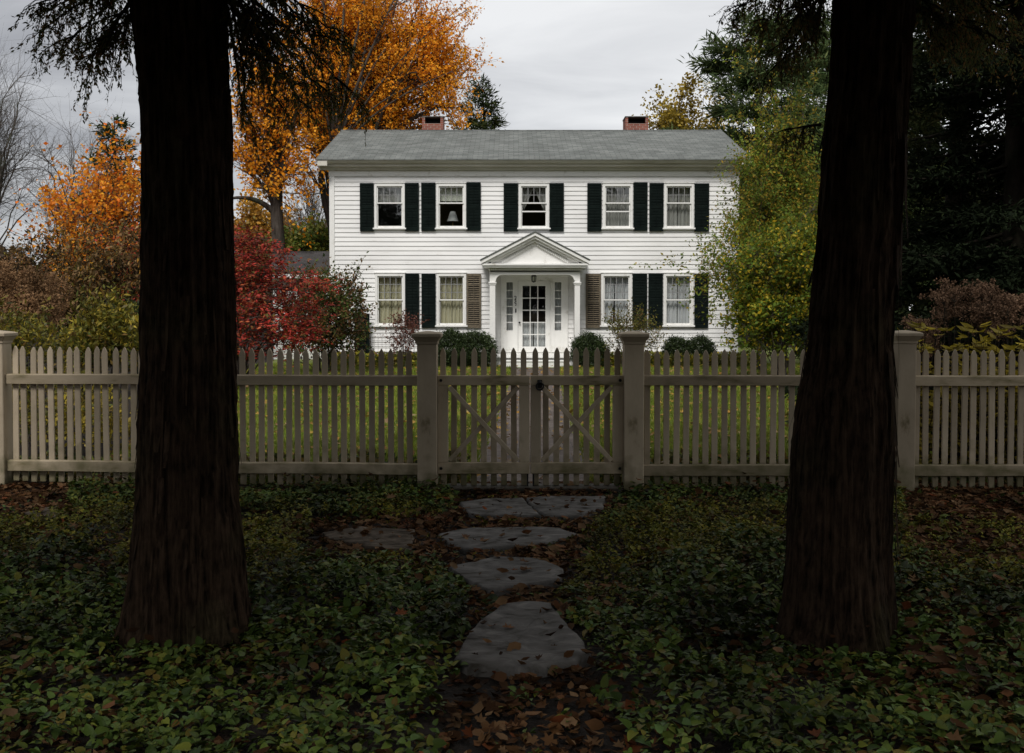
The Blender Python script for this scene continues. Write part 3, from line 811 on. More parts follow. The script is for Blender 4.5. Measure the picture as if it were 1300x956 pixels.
# shutters -----------------------------------------------------------
def shutter_mb(x0, x1, z0, z1, rg, old=False):
    mb = MB(); y0, y1 = HY - 0.078, HY - 0.045; st = 0.052
    mb.box(x0, x0 + st, y0, y1, z0, z1); mb.box(x1 - st, x1, y0, y1, z0, z1)
    mid = z0 + (z1 - z0) * 0.47; sh = 0.012 if old else 0.021
    rails = [(z0, z0 + 0.10), (mid, mid + 0.085), (z1 - 0.075, z1)]
    for a, b in rails: mb.box(x0 + st, x1 - st, y0 + 0.003, y1 - 0.002, a, b)
    for lo, hi in ((rails[0][1], rails[1][0]), (rails[1][1], rails[2][0])):
        n = int((hi - lo) / (0.058 if old else 0.043))
        for k in range(n):
            z = lo + (hi - lo) * (k + 0.5) / n; t = rg.uniform(-0.004, 0.004) + (rg.uniform(-0.012, 0.012) if old and rg.random() < 0.25 else 0)
            mb.add([(x0 + st, y0 + 0.005, z - sh + t), (x1 - st, y0 + 0.005, z - sh + t), (x1 - st, y1 - 0.003, z + sh), (x0 + st, y1 - 0.003, z + sh),
                    (x0 + st, y0 + 0.005, z - sh + 0.008 + t), (x1 - st, y0 + 0.005, z - sh + 0.008 + t), (x1 - st, y1 - 0.003, z + sh + 0.008), (x0 + st, y1 - 0.003, z + sh + 0.008)],
                   [(0, 3, 2, 1), (4, 5, 6, 7), (0, 1, 5, 4), (2, 3, 7, 6)])
        xm = (x0 + x1) / 2; mb.box(xm - 0.006, xm + 0.006, y0 - 0.008, y0 + 0.003, lo + 0.05, hi - 0.05)
    return mb
rg = random.Random(3)
ush = [(458, 475.4), (514.8, 532.4), (535.4, 553.4), (592.4, 610.6), (639.4, 657.6), (697.4, 715.4), (745, 763.2), (803.2, 821), (823.4, 841.2), (880.4, 898.8)]
lsh = [(514.8, 532.4), (535.4, 553.2), (592.4, 610.8), (743.4, 762.4), (802.6, 821), (822.6, 841), (881, 898.6)]
for lst, a, b in ((ush, hz(293.5), hz(232.5)), (lsh, hz(416), hz(347.3))):
    for x0, x1 in lst:
        old = lst is lsh and x0 in (592.4, 743.4)
        xa, xb = hx(x0), hx(x1); dz = rg.uniform(-0.012, 0.012)
        o = obj('shutter', shutter_mb(xa, xb, a + dz, b + dz, rg, old), M['shutter_old'] if old else M['shutter'], house, ((xa + xb) / 2, HY, a))
        if old:
            bk = MB(); bk.box(xa + 0.03, xb - 0.03, HY - 0.040, HY - 0.034, a + dz + 0.05, b + dz - 0.05); obj('slit_shade_sheet', bk, M['iron'], o)  # black sheet added behind the slats to stand in for shade in the gaps
        if old: o['label'] = 'weathered brown grey louvred shutter with worn paint'

# porch -----------------------------------------------------------
PY = 28.35
def qx(px): return P(px, 380, PY).x
def qz(py): return P(650, py, PY).z
pxl, pxr = qx(621.6), qx(736.4); ixl, ixr = qx(628.8), qx(729.6); pc = (pxl + pxr) / 2
pf = qz(451)
FZ = pf
m = MB()
m.box(pxl - 0.08, pxr + 0.08, PY - 0.10, HY - 0.05, FZ - 0.07, FZ)
m.box(pxl + 0.0, pxr - 0.0, PY + 0.0, HY - 0.05, 0, FZ - 0.071)
obj('porch_floor', m, M['trim'], house, bevel=0.006)
m = MB(); m.box(pxl + 0.35, pxr - 0.35, PY - 0.42, PY - 0.101, 0.0, FZ * 0.48); m.box(pxl + 0.33, pxr - 0.33, PY - 0.44, PY - 0.101, FZ * 0.48 + 0.002, FZ * 0.48 + 0.04)
obj('porch_step', m, M['trim'], house, bevel=0.006)
bt = qz(345.6)   # underside of entablature
ot = qz(349.0)   # crown of the opening
im = qz(361.5)
for a, b, s in ((pxl, ixl, 1), (ixr, pxr, -1)):
    m = MB(); m.box(a, b, PY, PY + 0.14, FZ + 0.001, im - 0.001); m.box(a - 0.012, b + 0.012, PY - 0.012, PY + 0.152, FZ + 0.0015, FZ + 0.18)
    o = obj('porch_pillar', m, M['trim'], house, ((a + b) / 2, PY, FZ), bevel=0.004)
    m = MB(); m.box(a - 0.02, b + 0.02, PY - 0.02, PY + 0.16, im, im + 0.035); m.box(a - 0.035, b + 0.035, PY - 0.035, PY + 0.175, im + 0.036, im + 0.075)
    obj('impost', m, M['trim'], o, bevel=0.004)
zi = im + 0.076
arch = [(pxl, bt), (pxl, zi), (ixl, zi)]
r_ = ot - zi; rx = r_ * 0.95
for k in range(0, 11):
    a = math.pi / 2 * k / 10; arch.append((ixl + rx * (1 - math.cos(a)), zi + r_ * math.sin(a)))
for k in range(10, -1, -1):
    a = math.pi / 2 * k / 10; arch.append((ixr - rx * (1 - math.cos(a)), zi + r_ * math.sin(a)))
arch += [(ixr, zi), (pxr, zi), (pxr, bt)]
m = MB()
for k in range(len(arch) - 1):        # fan of quads up to the straight top, front face and soffit
    (xa, za), (xb, zb) = arch[k], arch[k + 1]
    if abs(xa - xb) > 1e-6:
        m.add([(xa, PY, za), (xb, PY, zb), (xb, PY, bt), (xa, PY, bt), (xa, PY + 0.14, za), (xb, PY + 0.14, zb), (xb, PY + 0.14, bt), (xa, PY + 0.14, bt)],
              [(0, 1, 2, 3), (4, 7, 6, 5), (0, 4, 5, 1)])
    else:
        m.add([(xa, PY, za), (xa, PY, zb), (xa, PY + 0.14, zb), (xa, PY + 0.14, za)], [(0, 1, 2, 3)])
obj('porch_arch', m, M['trim'], house)
m = MB()
for k in range(3, 24):                 # moulded edge round the opening
    (xa, za), (xb, zb) = arch[k - 1], arch[k]
    m.bar((xa, PY - 0.02, za + 0.02), (xb, PY - 0.02, zb + 0.02), 0.03, 0.019)
obj('arch_moulding', m, M['trim'], house)
m = MB()
for a, b in ((pxl + 0.02, pxl + 0.12), (pxr - 0.12, pxr - 0.02)): m.box(a, b, PY + 0.178, HY - 0.052, FZ + 0.001, bt)
m.box(pxl + 0.01, pxr - 0.01, PY + 0.142, HY - 0.05, bt + 0.001, bt + 0.05)
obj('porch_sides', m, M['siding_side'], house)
# entablature, dentils, pediment
e0, e1 = qz(340.0), qz(335.0)
plx, prx = qx(612.5), qx(745.8); ap = qz(297.5)
m = MB()
m.box(pxl - 0.03, pxr + 0.03, PY - 0.03, HY - 0.05, bt + 0.051, e0)
m.box(plx + 0.03, prx - 0.03, PY - 0.20, HY - 0.05, e0 + 0.001, (e0 + e1) / 2); m.box(plx, prx, PY - 0.24, HY - 0.05, (e0 + e1) / 2 + 0.001, e1)
obj('entablature', m, M['trim'], house, bevel=0.004)
m = MB(); n = 44
for k in range(n):
    x = plx + 0.16 + (prx - plx - 0.32) * (k + 0.5) / n; m.box(x - 0.018, x + 0.018, PY - 0.09, PY - 0.031, e0 - 0.075, e0 - 0.002)
for s in (-1, 1):
    xa = plx if s < 0 else prx; vx, vz = pc - xa, ap - e1; L = math.hypot(vx, vz); tx, tz = vx / L, vz / L; nx, nz_ = (tz * (1 if s < 0 else -1), -abs(tx))
    for k in range(24):
        t = L * (0.17 + 0.79 * (k + 0.5) / 24); cxx = xa + tx * t; czz = e1 + tz * t - 0.265
        if czz < e1 + 0.03: continue
        m.box(cxx - 0.018, cxx + 0.018, PY - 0.06, PY - 0.0035, czz - 0.032, czz + 0.04)
obj('dentils', m, M['trim'], house)
m = MB()
m.prism_y([(plx + 0.25, e1 + 0.001), (prx - 0.25, e1 + 0.001), (pc, ap - 0.20)], PY - 0.003, PY + 0.05)
obj('tympanum', m, M['trim'], house)
m = MB()
for s in (-1, 1):
    xa = plx if s < 0 else prx
    for dz0, dz1, dy in ((-0.05, 0.045, 0.27), (-0.13, -0.052, 0.21), (-0.215, -0.132, 0.13)):
        ov = (dz1 + 0.2) * 0.12 * s
        pl = [(xa + ov, e1 + dz0 + (0.13 if dz0 < -0.06 else 0.045)), (pc, ap + dz0), (pc, ap + dz1), (xa + ov, e1 + dz1 + 0.045)]
        if dz0 < -0.06: pl[0] = (xa - s * 0.12 * (1.0 if dz0 > -0.2 else 2.1), e1 + 0.002); pl[3] = (xa - s * 0.0 * 1, e1 + 0.002 + max(0, 0.0)); pl[3] = (xa - s * (0.02 if dz0 > -0.2 else 0.25), e1 + (0.05 if dz0 > -0.2 else 0.085))
        m.prism_y(pl if s > 0 else pl[::-1], PY - dy, PY + 0.04)
obj('raking_cornice', m, M['trim'], house)
m = MB()
for s in (-1, 1):
    xa = (plx - 0.06) if s < 0 else (prx + 0.06)
    pl = [(xa, e1 + 0.085), (pc, ap + 0.047), (pc, ap + 0.075), (xa, e1 + 0.113)]
    m.prism_y(pl if s > 0 else pl[::-1], PY - 0.30, HY - 0.03)
obj('porch_roof', m, M['roof'], house)

# door wall: surround, sidelights, door (seen between the pillars), built on the house wall
DY = HY - 0.02
def dxx(px): return P(px, 400, DY).x
def dzz(py): return P(650, py, DY).z
dl, dr = dxx(657.5), dxx(698.5); dtop = dzz(356.5)
x_l0, x_l1 = dxx(643), dxx(651); x_r0, x_r1 = dxx(704.2), dxx(712.4); s_b, s_t = dzz(419.5), dzz(358.5)
m = MB(); ys, ye = HY - 0.055, HY + 0.08; xo0, xo1 = hx(636), hx(721); zt = hz(352)
m.box(xo0, x_l0, ys, ye, FZ + 0.001, zt); m.box(x_l1, dl, ys, ye, FZ + 0.001, zt); m.box(dr, x_r0, ys, ye, FZ + 0.001, zt); m.box(x_r1, xo1, ys, ye, FZ + 0.001, zt)
m.box(dl, dr, ys, ye, dtop, zt)
for a, b in ((x_l0, x_l1), (x_r0, x_r1)):
    m.box(a, b, ys + 0.002, ye, s_t, zt); m.box(a, b, ys + 0.015, ye, FZ + 0.001, s_b); m.box(a + 0.03, b - 0.03, ys + 0.004, ys + 0.0149, FZ + 0.12, s_b - 0.1)
for x in (xo0, dl - 0.045, dr, xo1 - 0.05): m.box(x + 0.003, x + 0.042, ys - 0.018, ys - 0.001, FZ + 0.002, zt - 0.002)
m.box(xo0 - 0.02, xo1 + 0.02, ys - 0.02, ye, zt + 0.001, bt - 0.002)
obj('door_surround', m, M['trim'], house)
for a, b in ((x_l0, x_l1), (x_r0, x_r1)):
    m = MB()
    for k in range(1, 6): z = s_b + (s_t - s_b) * k / 6; m.box(a, b, HY - 0.03, HY - 0.006, z - 0.013, z + 0.013)
    o = obj('sidelight', m, M['trim'], house, ((a + b) / 2, HY, s_b))
    m = MB(); m.add([(a, HY, s_b), (b, HY, s_b), (b, HY, s_t), (a, HY, s_t)], [(0, 1, 2, 3)]); obj('pane', m, M['glass'], o)
    obj('curtain', curtain(lambda q, a=a: a - 0.03, lambda q, b=b: b + 0.03, s_b - 0.05, s_t + 0.05, HY + 0.14, 2, 0.012, seed=3), M['white_cloth'], o, smooth=True)
m = MB(); d0, d1 = dl + 0.005, dr - 0.005; db = FZ + 0.012
gx0, gx1, gz0, gz1 = dxx(663.4), dxx(692.4), dzz(440), dzz(363)
yd0, yd1 = HY - 0.03, HY + 0.015
m.box(d0, gx0, yd0, yd1, db, dtop - 0.006); m.box(gx1, d1, yd0, yd1, db, dtop - 0.006)
m.box(gx0, gx1, yd0, yd1, gz1, dtop - 0.006); m.box(gx0, gx1, yd0, yd1, db, gz0)
m.box(gx0 + 0.05, gx1 - 0.05, yd0 - 0.008, yd0 - 0.001, db + 0.05, gz0 - 0.04)
for k in range(1, 3): x = gx0 + (gx1 - gx0) * k / 3; m.box(x - 0.014, x + 0.014, yd0 + 0.004, yd1 - 0.004, gz0, gz1)
for k in range(1, 5): z = gz0 + (gz1 - gz0) * k / 5; m.box(gx0, gx1, yd0 + 0.006, yd1 - 0.006, z - 0.014, z + 0.014)
door = obj('front_door', m, M['trim'], house, ((d0 + d1) / 2, HY, db))
m = MB(); m.add([(gx0, HY + 0.001, gz0), (gx1, HY + 0.001, gz0), (gx1, HY + 0.001, gz1), (gx0, HY + 0.001, gz1)], [(0, 1, 2, 3)]); obj('pane', m, M['glass'], door)
obj('curtain', curtain(lambda q: gx0 - 0.02, lambda q: (gx0 + gx1) / 2 - 0.03, gz0 - 0.02, gz0 + (gz1 - gz0) * 0.395, HY + 0.10, 4, 0.012, seed=3), M['white_cloth'], door, smooth=True)
obj('curtain', curtain(lambda q: (gx0 + gx1) / 2 + 0.0, lambda q: gx1 + 0.02, gz0 - 0.02, gz0 + (gz1 - gz0) * 0.395, HY + 0.11, 4, 0.012, seed=5), M['white_cloth'], door, smooth=True)
kx, kz = dxx(659.6), dzz(409.5)
m = MB(); m.tube([(kx, yd0, kz), (kx, yd0 - 0.05, kz)], [0.012, 0.012], 8); m.lathe([(0, kz - 0.03), (0.022, kz - 0.024), (0.032, kz), (0.022, kz + 0.024), (0, kz + 0.03)], kx, yd0 - 0.06, 12)
obj('door_knob', m, M['iron'], door, smooth=True)
# house number beside the door
def digits(txt, px, py, h):
    cu = bpy.data.curves.new('n', 'FONT'); cu.body = txt; cu.size = h; cu.align_x = 'CENTER'; cu.extrude = 0.006
    t = bpy.data.objects.new('n', cu); COL.objects.link(t)
    bpy.context.view_layer.update()
    me = bpy.data.meshes.new_from_object(t.evaluated_get(bpy.context.evaluated_depsgraph_get()))
    COL.objects.unlink(t); bpy.data.objects.remove(t)
    me.materials.clear(); me.materials.append(M['iron'])
    o = bpy.data.objects.new('house_number', me); COL.objects.link(o); o.parent = house
    o.rotation_euler = (R(90), 0, 0); o.location = Vector((dxx(px), HY - 0.064, dzz(py))) - house.location
digits('2', 654.5, 381.3, 0.19); digits('9', 654.9, 388.2, 0.19)
bx_, bz_ = dxx(654.9), dzz(394.3)
m = MB(); m.box(bx_ - 0.02, bx_ + 0.02, HY - 0.075, HY - 0.056, bz_ - 0.06, bz_ + 0.06); m.box(bx_ - 0.01, bx_ + 0.01, HY - 0.083, HY - 0.0755, bz_ - 0.012, bz_ + 0.012)
obj('doorbell', m, M['iron'], house, bevel=0.004)

# hanging lantern in the porch
lx_, lz_ = P(677.6, 350, 28.75).x, P(650, 357.6, 28.75).z
la = thing('porch_lantern', (lx_, 28.75, lz_), 'small dark metal lantern hanging above the front door', 'lantern')
m = MB()
for a in range(6):
    an = a * math.pi / 3; m.tube([(lx_ + 0.055 * math.cos(an), 28.75 + 0.055 * math.sin(an), lz_), (lx_ + 0.075 * math.cos(an), 28.75 + 0.075 * math.sin(an), lz_ + 0.15)], [0.008, 0.008], 5)
m.lathe([(0.0, lz_ - 0.03), (0.03, lz_ - 0.015), (0.065, lz_), (0.06, lz_ + 0.012), (0, lz_ + 0.012)], lx_, 28.75, 12)
m.lathe([(0.085, lz_ + 0.15), (0.05, lz_ + 0.20), (0.012, lz_ + 0.23), (0.008, bt + 0.002)], lx_, 28.75, 12)
obj('lantern_cage', m, M['iron'], la, smooth=False)
m = MB(); m.lathe([(0.048, lz_ + 0.014), (0.066, lz_ + 0.148)], lx_, 28.75, 12); obj('lantern_glass', m, M['glass'], la, smooth=True)

# dark louvred panel leaning on the house by its left corner
ax0, ax1 = P(450, 420, 29.1).x, P(469, 420, 29.1).x; az1 = P(650, 398, 29.1).z
lp = thing('lattice_panel', ((ax0 + ax1) / 2, 29.15, 0), 'dark lattice panel in a frame standing against the house near its left corner', 'panel')
m = MB(); y = 29.1
for a, b in ((ax0, ax0 + 0.06), (ax1 - 0.06, ax1)): m.box(a, b, y, y + 0.05, 0, az1)
for a, b in ((0.05, 0.11), (az1 - 0.06, az1)): m.box(ax0 + 0.06, ax1 - 0.06, y + 0.002, y + 0.048, a, b)
obj('frame', m, M['shutter'], lp)
m = MB()
for k in range(1, 18): z = 0.11 + (az1 - 0.17) * k / 18; m.box(ax0 + 0.06, ax1 - 0.06, y + 0.012, y + 0.02, z - 0.008, z + 0.008)
for k in range(1, 7): x = ax0 + 0.06 + (ax1 - ax0 - 0.12) * k / 7; m.box(x - 0.008, x + 0.008, y + 0.021, y + 0.028, 0.11, az1 - 0.06)
m.box(ax0 + 0.06, ax1 - 0.06, y + 0.035, y + 0.045, 0.11, az1 - 0.06)
obj('lattice', m, M['shutter'], lp)
# low wire garden fence
m = MB(); fa, fb = P(470, 440, 28.4).x, P(530, 440, 28.4).x
for k in range(13): x = fa + (fb - fa) * k / 12; m.tube([(x, 28.4, 0), (x, 28.4, 0.86)], [0.004] * 2, 4)
for k in range(8): z = 0.08 + 0.11 * k; m.tube([(fa, 28.4, z), (fb, 28.4, z)], [0.004] * 2, 4)
for k in range(3): x = fa + (fb - fa) * k / 2; m.tube([(x, 28.42, 0), (x, 28.42, 0.95)], [0.012] * 2, 6)
tag(obj('wire_fence', m, M['sillwood'], None, (fa, 28.4, 0)), 'low wire mesh garden fence beside the left ground floor window', 'wire fence')

# outbuilding behind the red bush
sh = thing('garden_shed', (-7.4, 34.5, 0), 'dark roofed white shed half hidden behind the red bush left of the house', 'shed')
sa, sb = P(340, 340, 32.5).x, HXL - 0.36; sez, srz = P(650, 345, 32).z, P(650, 319, 34.6).z
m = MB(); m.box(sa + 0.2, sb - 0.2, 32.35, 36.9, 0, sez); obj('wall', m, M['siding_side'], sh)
m = MB(); m.prism_x([(32, sez - 0.05), (34.6, srz - 0.08), (37.2, sez - 0.05), (37.2, sez + 0.05), (34.6, srz), (32, sez + 0.05)], sa, sb); obj('roof', m, M['shed_roof'], sh)
m = MB(); m.box(sa + 0.05, sb - 0.05, 32.03, 32.3, sez - 0.2, sez - 0.055); obj('eave_board', m, M['trim'], sh)

# ------------------------------------------------------------------ fence and gate
FY = 9.0
def fx(px): return P(px, 500, FY).x
def fz_(py): return P(650, py, FY).z
RT0, RT1, RB0, RB1 = fz_(490), fz_(476.5), fz_(604.5), fz_(590)
PT = fz_(444.2)
def picket_mb(h, w=0.053, t=0.02, z0=0.03):
    mb = MB(); a = w / 2
    mb.prism_y([(-a, z0), (a, z0), (a, h - 0.062), (a * 0.86, h - 0.040), (a * 0.5, h - 0.018), (0.003, h), (-0.003, h), (-a * 0.5, h - 0.018), (-a * 0.86, h - 0.040), (-a, h - 0.062)], -t / 2, t / 2)
    return mb
picket_src = obj('picket', picket_mb(PT), M['fence'], None, (0, 0, 0), bevel=0.003)
def put_picket(parent, x, y, dz=0, tilt=0.0, first=[True]):
    if first[0]: o = picket_src; first[0] = False
    else: o = picket_src.copy(); COL.objects.link(o)
    o.parent = parent; o.location = Vector((x, y, dz)) - wloc(parent); o.rotation_euler = (0, tilt, random.choice((0, math.pi)))
def post_mb(x, y, top, w=0.178):
    mb = MB(); a = w / 2
    mb.box(x - a, x + a, y - a, y + a, 0, top - 0.10)
    return mb
def post(parent, x, y, top=fz_(422), w=0.178):
    o = obj('post', post_mb(x, y, top, w), M['fence'], parent, (x, y, 0), bevel=0.006)
    mb = MB(); a = w / 2; prof = [(a, top - 0.11), (a + 0.008, top - 0.105), (a + 0.008, top - 0.085), (a + 0.018, top - 0.07), (a + 0.034, top - 0.045), (a + 0.042, top - 0.04), (a + 0.042, top - 0.012), (a + 0.02, top - 0.002), (0.02, top + 0.012)]
    vs, fs = [], []
    for r, z in prof: vs += [(x - r, y - r, z), (x + r, y - r, z), (x + r, y + r, z), (x - r, y + r, z)]
    for i in range(len(prof) - 1):
        for j in range(4): fs.append((4 * i + j, 4 * i + (j + 1) % 4, 4 * i + 4 + (j + 1) % 4, 4 * i + 4 + j))
    fs.append((len(vs) - 4, len(vs) - 3, len(vs) - 2, len(vs) - 1)); fs.append((3, 2, 1, 0))
    mb.add(vs, fs); obj('post_cap', mb, M['fence'], o, bevel=0.003)
    return o
def rail(parent, x0, x1, z0, z1, yf, t=0.042):
    mb = MB(); n = max(2, int((x1 - x0) / 0.5)); pts = np.linspace(x0, x1, n + 1); vs, fs = [], []
    for x in pts:
        s = random.uniform(-0.003, 0.003); y = yf(x); vs += [(x, y, z0 + s), (x, y + t, z0 + s), (x, y + t, z1 + s), (x, y, z1 + s - 0.008)]
    for i in range(n):
        for j in range(4): fs.append((4 * i + j, 4 * i + 4 + j, 4 * i + 4 + (j + 1) % 4, 4 * i + (j + 1) % 4))
    fs += [(0, 1, 2, 3), (4 * n + 3, 4 * n + 2, 4 * n + 1, 4 * n)]
    mb.add(vs, fs); return obj('rail', mb, M['fence_rail'], parent, ((x0 + x1) / 2, yf((x0 + x1) / 2), z0), bevel=0.004)
LXa, LXb = P(-5, 500, 9.22).x, fx(542.5)
ylf = lambda x: FY + 0.22 * (LXb - x) / (LXb - LXa)
flf = thing('picket_fence', ((LXa + LXb) / 2, FY + 0.1, 0), 'long weathered picket fence section running left from the gate behind the left tree', 'fence')
post(flf, LXa, ylf(LXa) + 0.04); post(flf, LXb, FY + 0.04)
rail(flf, LXa + 0.06, LXb - 0.09, RT0 + 0.0, RT1 + 0.0, ylf); rail(flf, LXa + 0.06, LXb - 0.09, RB0 + 0.01, RB1 + 0.01, ylf)
x = LXa + 0.155
while x < LXb - 0.12:
    put_picket(flf, x, ylf(x) + 0.055, random.uniform(-0.006, 0.006) + 0.022 * (LXb - x) / (LXb - LXa), random.uniform(-0.009, 0.009)); x += 0.0865 + random.uniform(-0.004, 0.004)
RXa, RXb, RXc = fx(804.5), fx(1149), fx(1500)
frf = thing('picket_fence', ((RXa + RXc) / 2, FY, 0), 'weathered picket fence section running right from the gate past the right tree', 'fence')
yrf = lambda x: FY
post(frf, RXa, FY + 0.04); post(frf, RXb, FY + 0.04, fz_(421), 0.165); post(frf, RXc, FY + 0.04)
for a, b in ((RXa + 0.09, RXb - 0.085), (RXb + 0.085, RXc - 0.09)):
    rail(frf, a, b, RT0, RT1, yrf); rail(frf, a, b, RB0, RB1, yrf)
    n = int(round((b - a) / 0.0875)); 
    for k in range(n): put_picket(frf, a + (b - a) * (k + 0.5) / n + random.uniform(-0.004, 0.004), FY + 0.055, random.uniform(-0.007, 0.005), random.uniform(-0.009, 0.009))
def gate(xa, xb, label, left):
    g_ = thing('garden_gate', ((xa + xb) / 2, FY, 0), label, 'gate')
    s0 = 0.095; sb = RB0 + 0.018; st = fz_(477)
    for a, b in ((xa, xa + s0), (xb - s0, xb)):
        m = MB(); m.box(a, b, FY + 0.006, FY + 0.05, RB0 + 0.02 + 0.103, fz_(489.3) - 0.001); obj('stile', m, M['fence'], g_, ((a + b) / 2, FY, sb), bevel=0.004)
    m = MB(); m.box(xa, xb, FY, FY + 0.05, fz_(489.3), st); obj('rail', m, M['fence_rail'], g_, None, bevel=0.004)
    m = MB(); m.box(xa, xb, FY, FY + 0.05, RB0 + 0.02, RB0 + 0.122); obj('rail', m, M['fence_rail'], g_, None, bevel=0.004)
    ia, ib, za, zb = xa + s0, xb - s0, RB0 + 0.14, fz_(489.3) - 0.015
    m = MB(); m.bar((ia + 0.01, FY + 0.012, za), (ib - 0.01, FY + 0.012, zb), 0.042, 0.018); obj('brace', m, M['fence'], g_, None, bevel=0.003)
    m = MB(); m.bar((ia + 0.01, FY - 0.008, zb), (ib - 0.01, FY - 0.008, za), 0.042, 0.019); obj('brace', m, M['fence'], g_, None, bevel=0.003)
    n = 9
    for k in range(n): put_picket(g_, xa + 0.05 + (xb - xa - 0.10) * k / (n - 1), FY + 0.065, 0.018 if left else 0.02, random.uniform(-0.006, 0.006))
    hx_ = xa + 0.03 if left else xb - 0.03
    m = MB()
    for z in (RB0 + 0.07, fz_(483)): m.tube([(hx_, FY - 0.008, z), (hx_, FY + 0.001, z)], [0.013, 0.016], 6)
    obj('hinge_bolt', m, M['iron'], g_)
    bx = xb - 0.018 if left else xa + 0.026
    m = MB(); m.tube([(bx, FY + 0.02, 0.02), (bx, FY + 0.02, RB0 + 0.018)], [0.008] * 2, 8); m.tube([(bx, FY + 0.02, 0.02), (bx, FY + 0.02, 0.03)], [0.012] * 2, 8)
    obj('drop_bolt', m, M['iron'], g_)
    return g_
gx = fx(673)
gate(fx(555.5), gx - 0.004, 'left leaf of the wooden garden gate with crossed braces', True)
gr_ = gate(gx + 0.004, fx(791.5), 'right leaf of the wooden garden gate carrying the black ring latch', False)
rx_, rz_ = fx(685.3), fz_(488.5)
m = MB(); m.torus((rx_, FY - 0.02, rz_ - 0.012), 0.032, 0.008, 24, 8); m.lathe([(0, rz_ + 0.0), (0.012, rz_ + 0.002), (0.02, rz_ + 0.02), (0.012, rz_ + 0.036), (0, rz_ + 0.04)], rx_, FY - 0.008, 10)
m.box(rx_ - 0.022, rx_ + 0.022, FY - 0.006, FY - 0.0005, rz_ - 0.03, rz_ + 0.045)
obj('ring_latch', m, M['iron'], gr_, smooth=False)
m = MB(); m.box(fx(566), fx(786), 8.93, 9.16, 0.0, 0.05)
tag(obj('threshold_board', m, M['sillwood'], None, (fx(673), 9.0, 0), bevel=0.01), 'dark damp wooden sill lying on the ground under the gate', 'threshold')

# ------------------------------------------------------------------ flagstones
def crop_pts(pts, ox, oy, s): return [(ox + x / s, oy + y / s) for x, y in pts]
stones = [
    (crop_pts([(510, 705), (560, 605), (600, 565), (680, 515), (760, 503), (830, 507), (862, 560), (920, 622), (966, 688), (900, 716), (750, 737), (560, 724)], 380, 580, 2.6), 0.055, 'slate', 'largest grey flagstone, nearest of the path stones between the two trees'),
    (crop_pts([(490, 388), (640, 352), (800, 362), (872, 395), (862, 428), (740, 445), (620, 466), (560, 435)], 380, 580, 2.6), 0.05, 'slate', 'second flagstone from the bottom of the path, rounded with brown leaves on its edge'),
    (crop_pts([(458, 272), (560, 254), (700, 249), (860, 254), (922, 275), (830, 300), (690, 315), (560, 325), (490, 302)], 380, 580, 2.6), 0.045, 'slate', 'wide grey flagstone across the middle of the path before the gate'),
    (crop_pts([(75, 264), (200, 248), (382, 254), (372, 328), (250, 318), (110, 290)], 380, 580, 2.6), 0.04, 'slate_brown', 'brownish flagstone left of the path edged by ivy'),
    (crop_pts([(528, 168), (640, 154), (738, 152), (762, 178), (800, 214), (650, 212), (560, 204)], 380, 580, 2.6), 0.05, 'slate', 'left piece of the cracked doorstep stone in front of the gate'),
    (crop_pts([(748, 153), (1010, 147), (1003, 186), (930, 212), (812, 216), (775, 188)], 380, 580, 2.6), 0.055, 'slate', 'right piece of the cracked doorstep stone in front of the gate'),
    (crop_pts([(80, 216), (215, 188), (222, 238), (130, 250)], 0, 580, 2.889), 0.03, 'slate_brown', 'small flagstone among fallen leaves at the far left by the fence'),
]
STONE_POLYS = []
for pts, h, mt, lab in stones:
    gp = [G(px, py) for px, py in pts]; rg = random.Random(len(lab)); out = []
    for i in range(len(gp)):
        a, b = gp[i], gp[(i + 1) % len(gp)]; L = math.hypot(b[0] - a[0], b[1] - a[1]); k = max(2, int(L / 0.05))
        for j in range(k):
            t = j / k; e = 0.009 if 0 < j else 0.003
            out.append((a[0] + (b[0] - a[0]) * t + rg.uniform(-e, e), a[1] + (b[1] - a[1]) * t + rg.uniform(-e, e)))
    STONE_POLYS.append(out)
    cx = sum(p[0] for p in out) / len(out); cy = sum(p[1] for p in out) / len(out); n = len(out)
    mb = MB(); rings = [(1.0, -0.02), (1.0, h * 0.55), (0.985, h * 0.9), (0.96, h), (0.72, h), (0.45, h), (0.2, h)]
    for k, z in rings:
        for p in out:
            zz = z + (0.004 * math.sin(p[0] * 9 * k + p[1] * 5) + rg.uniform(-0.003, 0.003) if k < 0.99 and z > 0 else 0)
            mb.v.append((cx + (p[0] - cx) * k, cy + (p[1] - cy) * k, zz))
    mb.v.append((cx, cy, h))
    for i in range(len(rings) - 1):
        for j in range(n): mb.f.append((i * n + j, i * n + (j + 1) % n, (i + 1) * n + (j + 1) % n, (i + 1) * n + j))
    for j in range(n): mb.f.append(((len(rings) - 1) * n + j, (len(rings) - 1) * n + (j + 1) % n, len(mb.v) - 1))
    tag(obj('flagstone', mb, M[mt], None, (cx, cy, 0), smooth=True), lab, 'flagstone', 'flagstones of the path to the gate')

def in_poly(x, y, poly):
    c = np.zeros(len(x), bool); n = len(poly)
    for i in range(n):
        (xa, ya), (xb, yb) = poly[i], poly[(i + 1) % n]
        if ya == yb: continue
        c ^= ((ya > y) != (yb > y)) & (x < (xb - xa) * (y - ya) / (yb - ya) + xa)
    return c

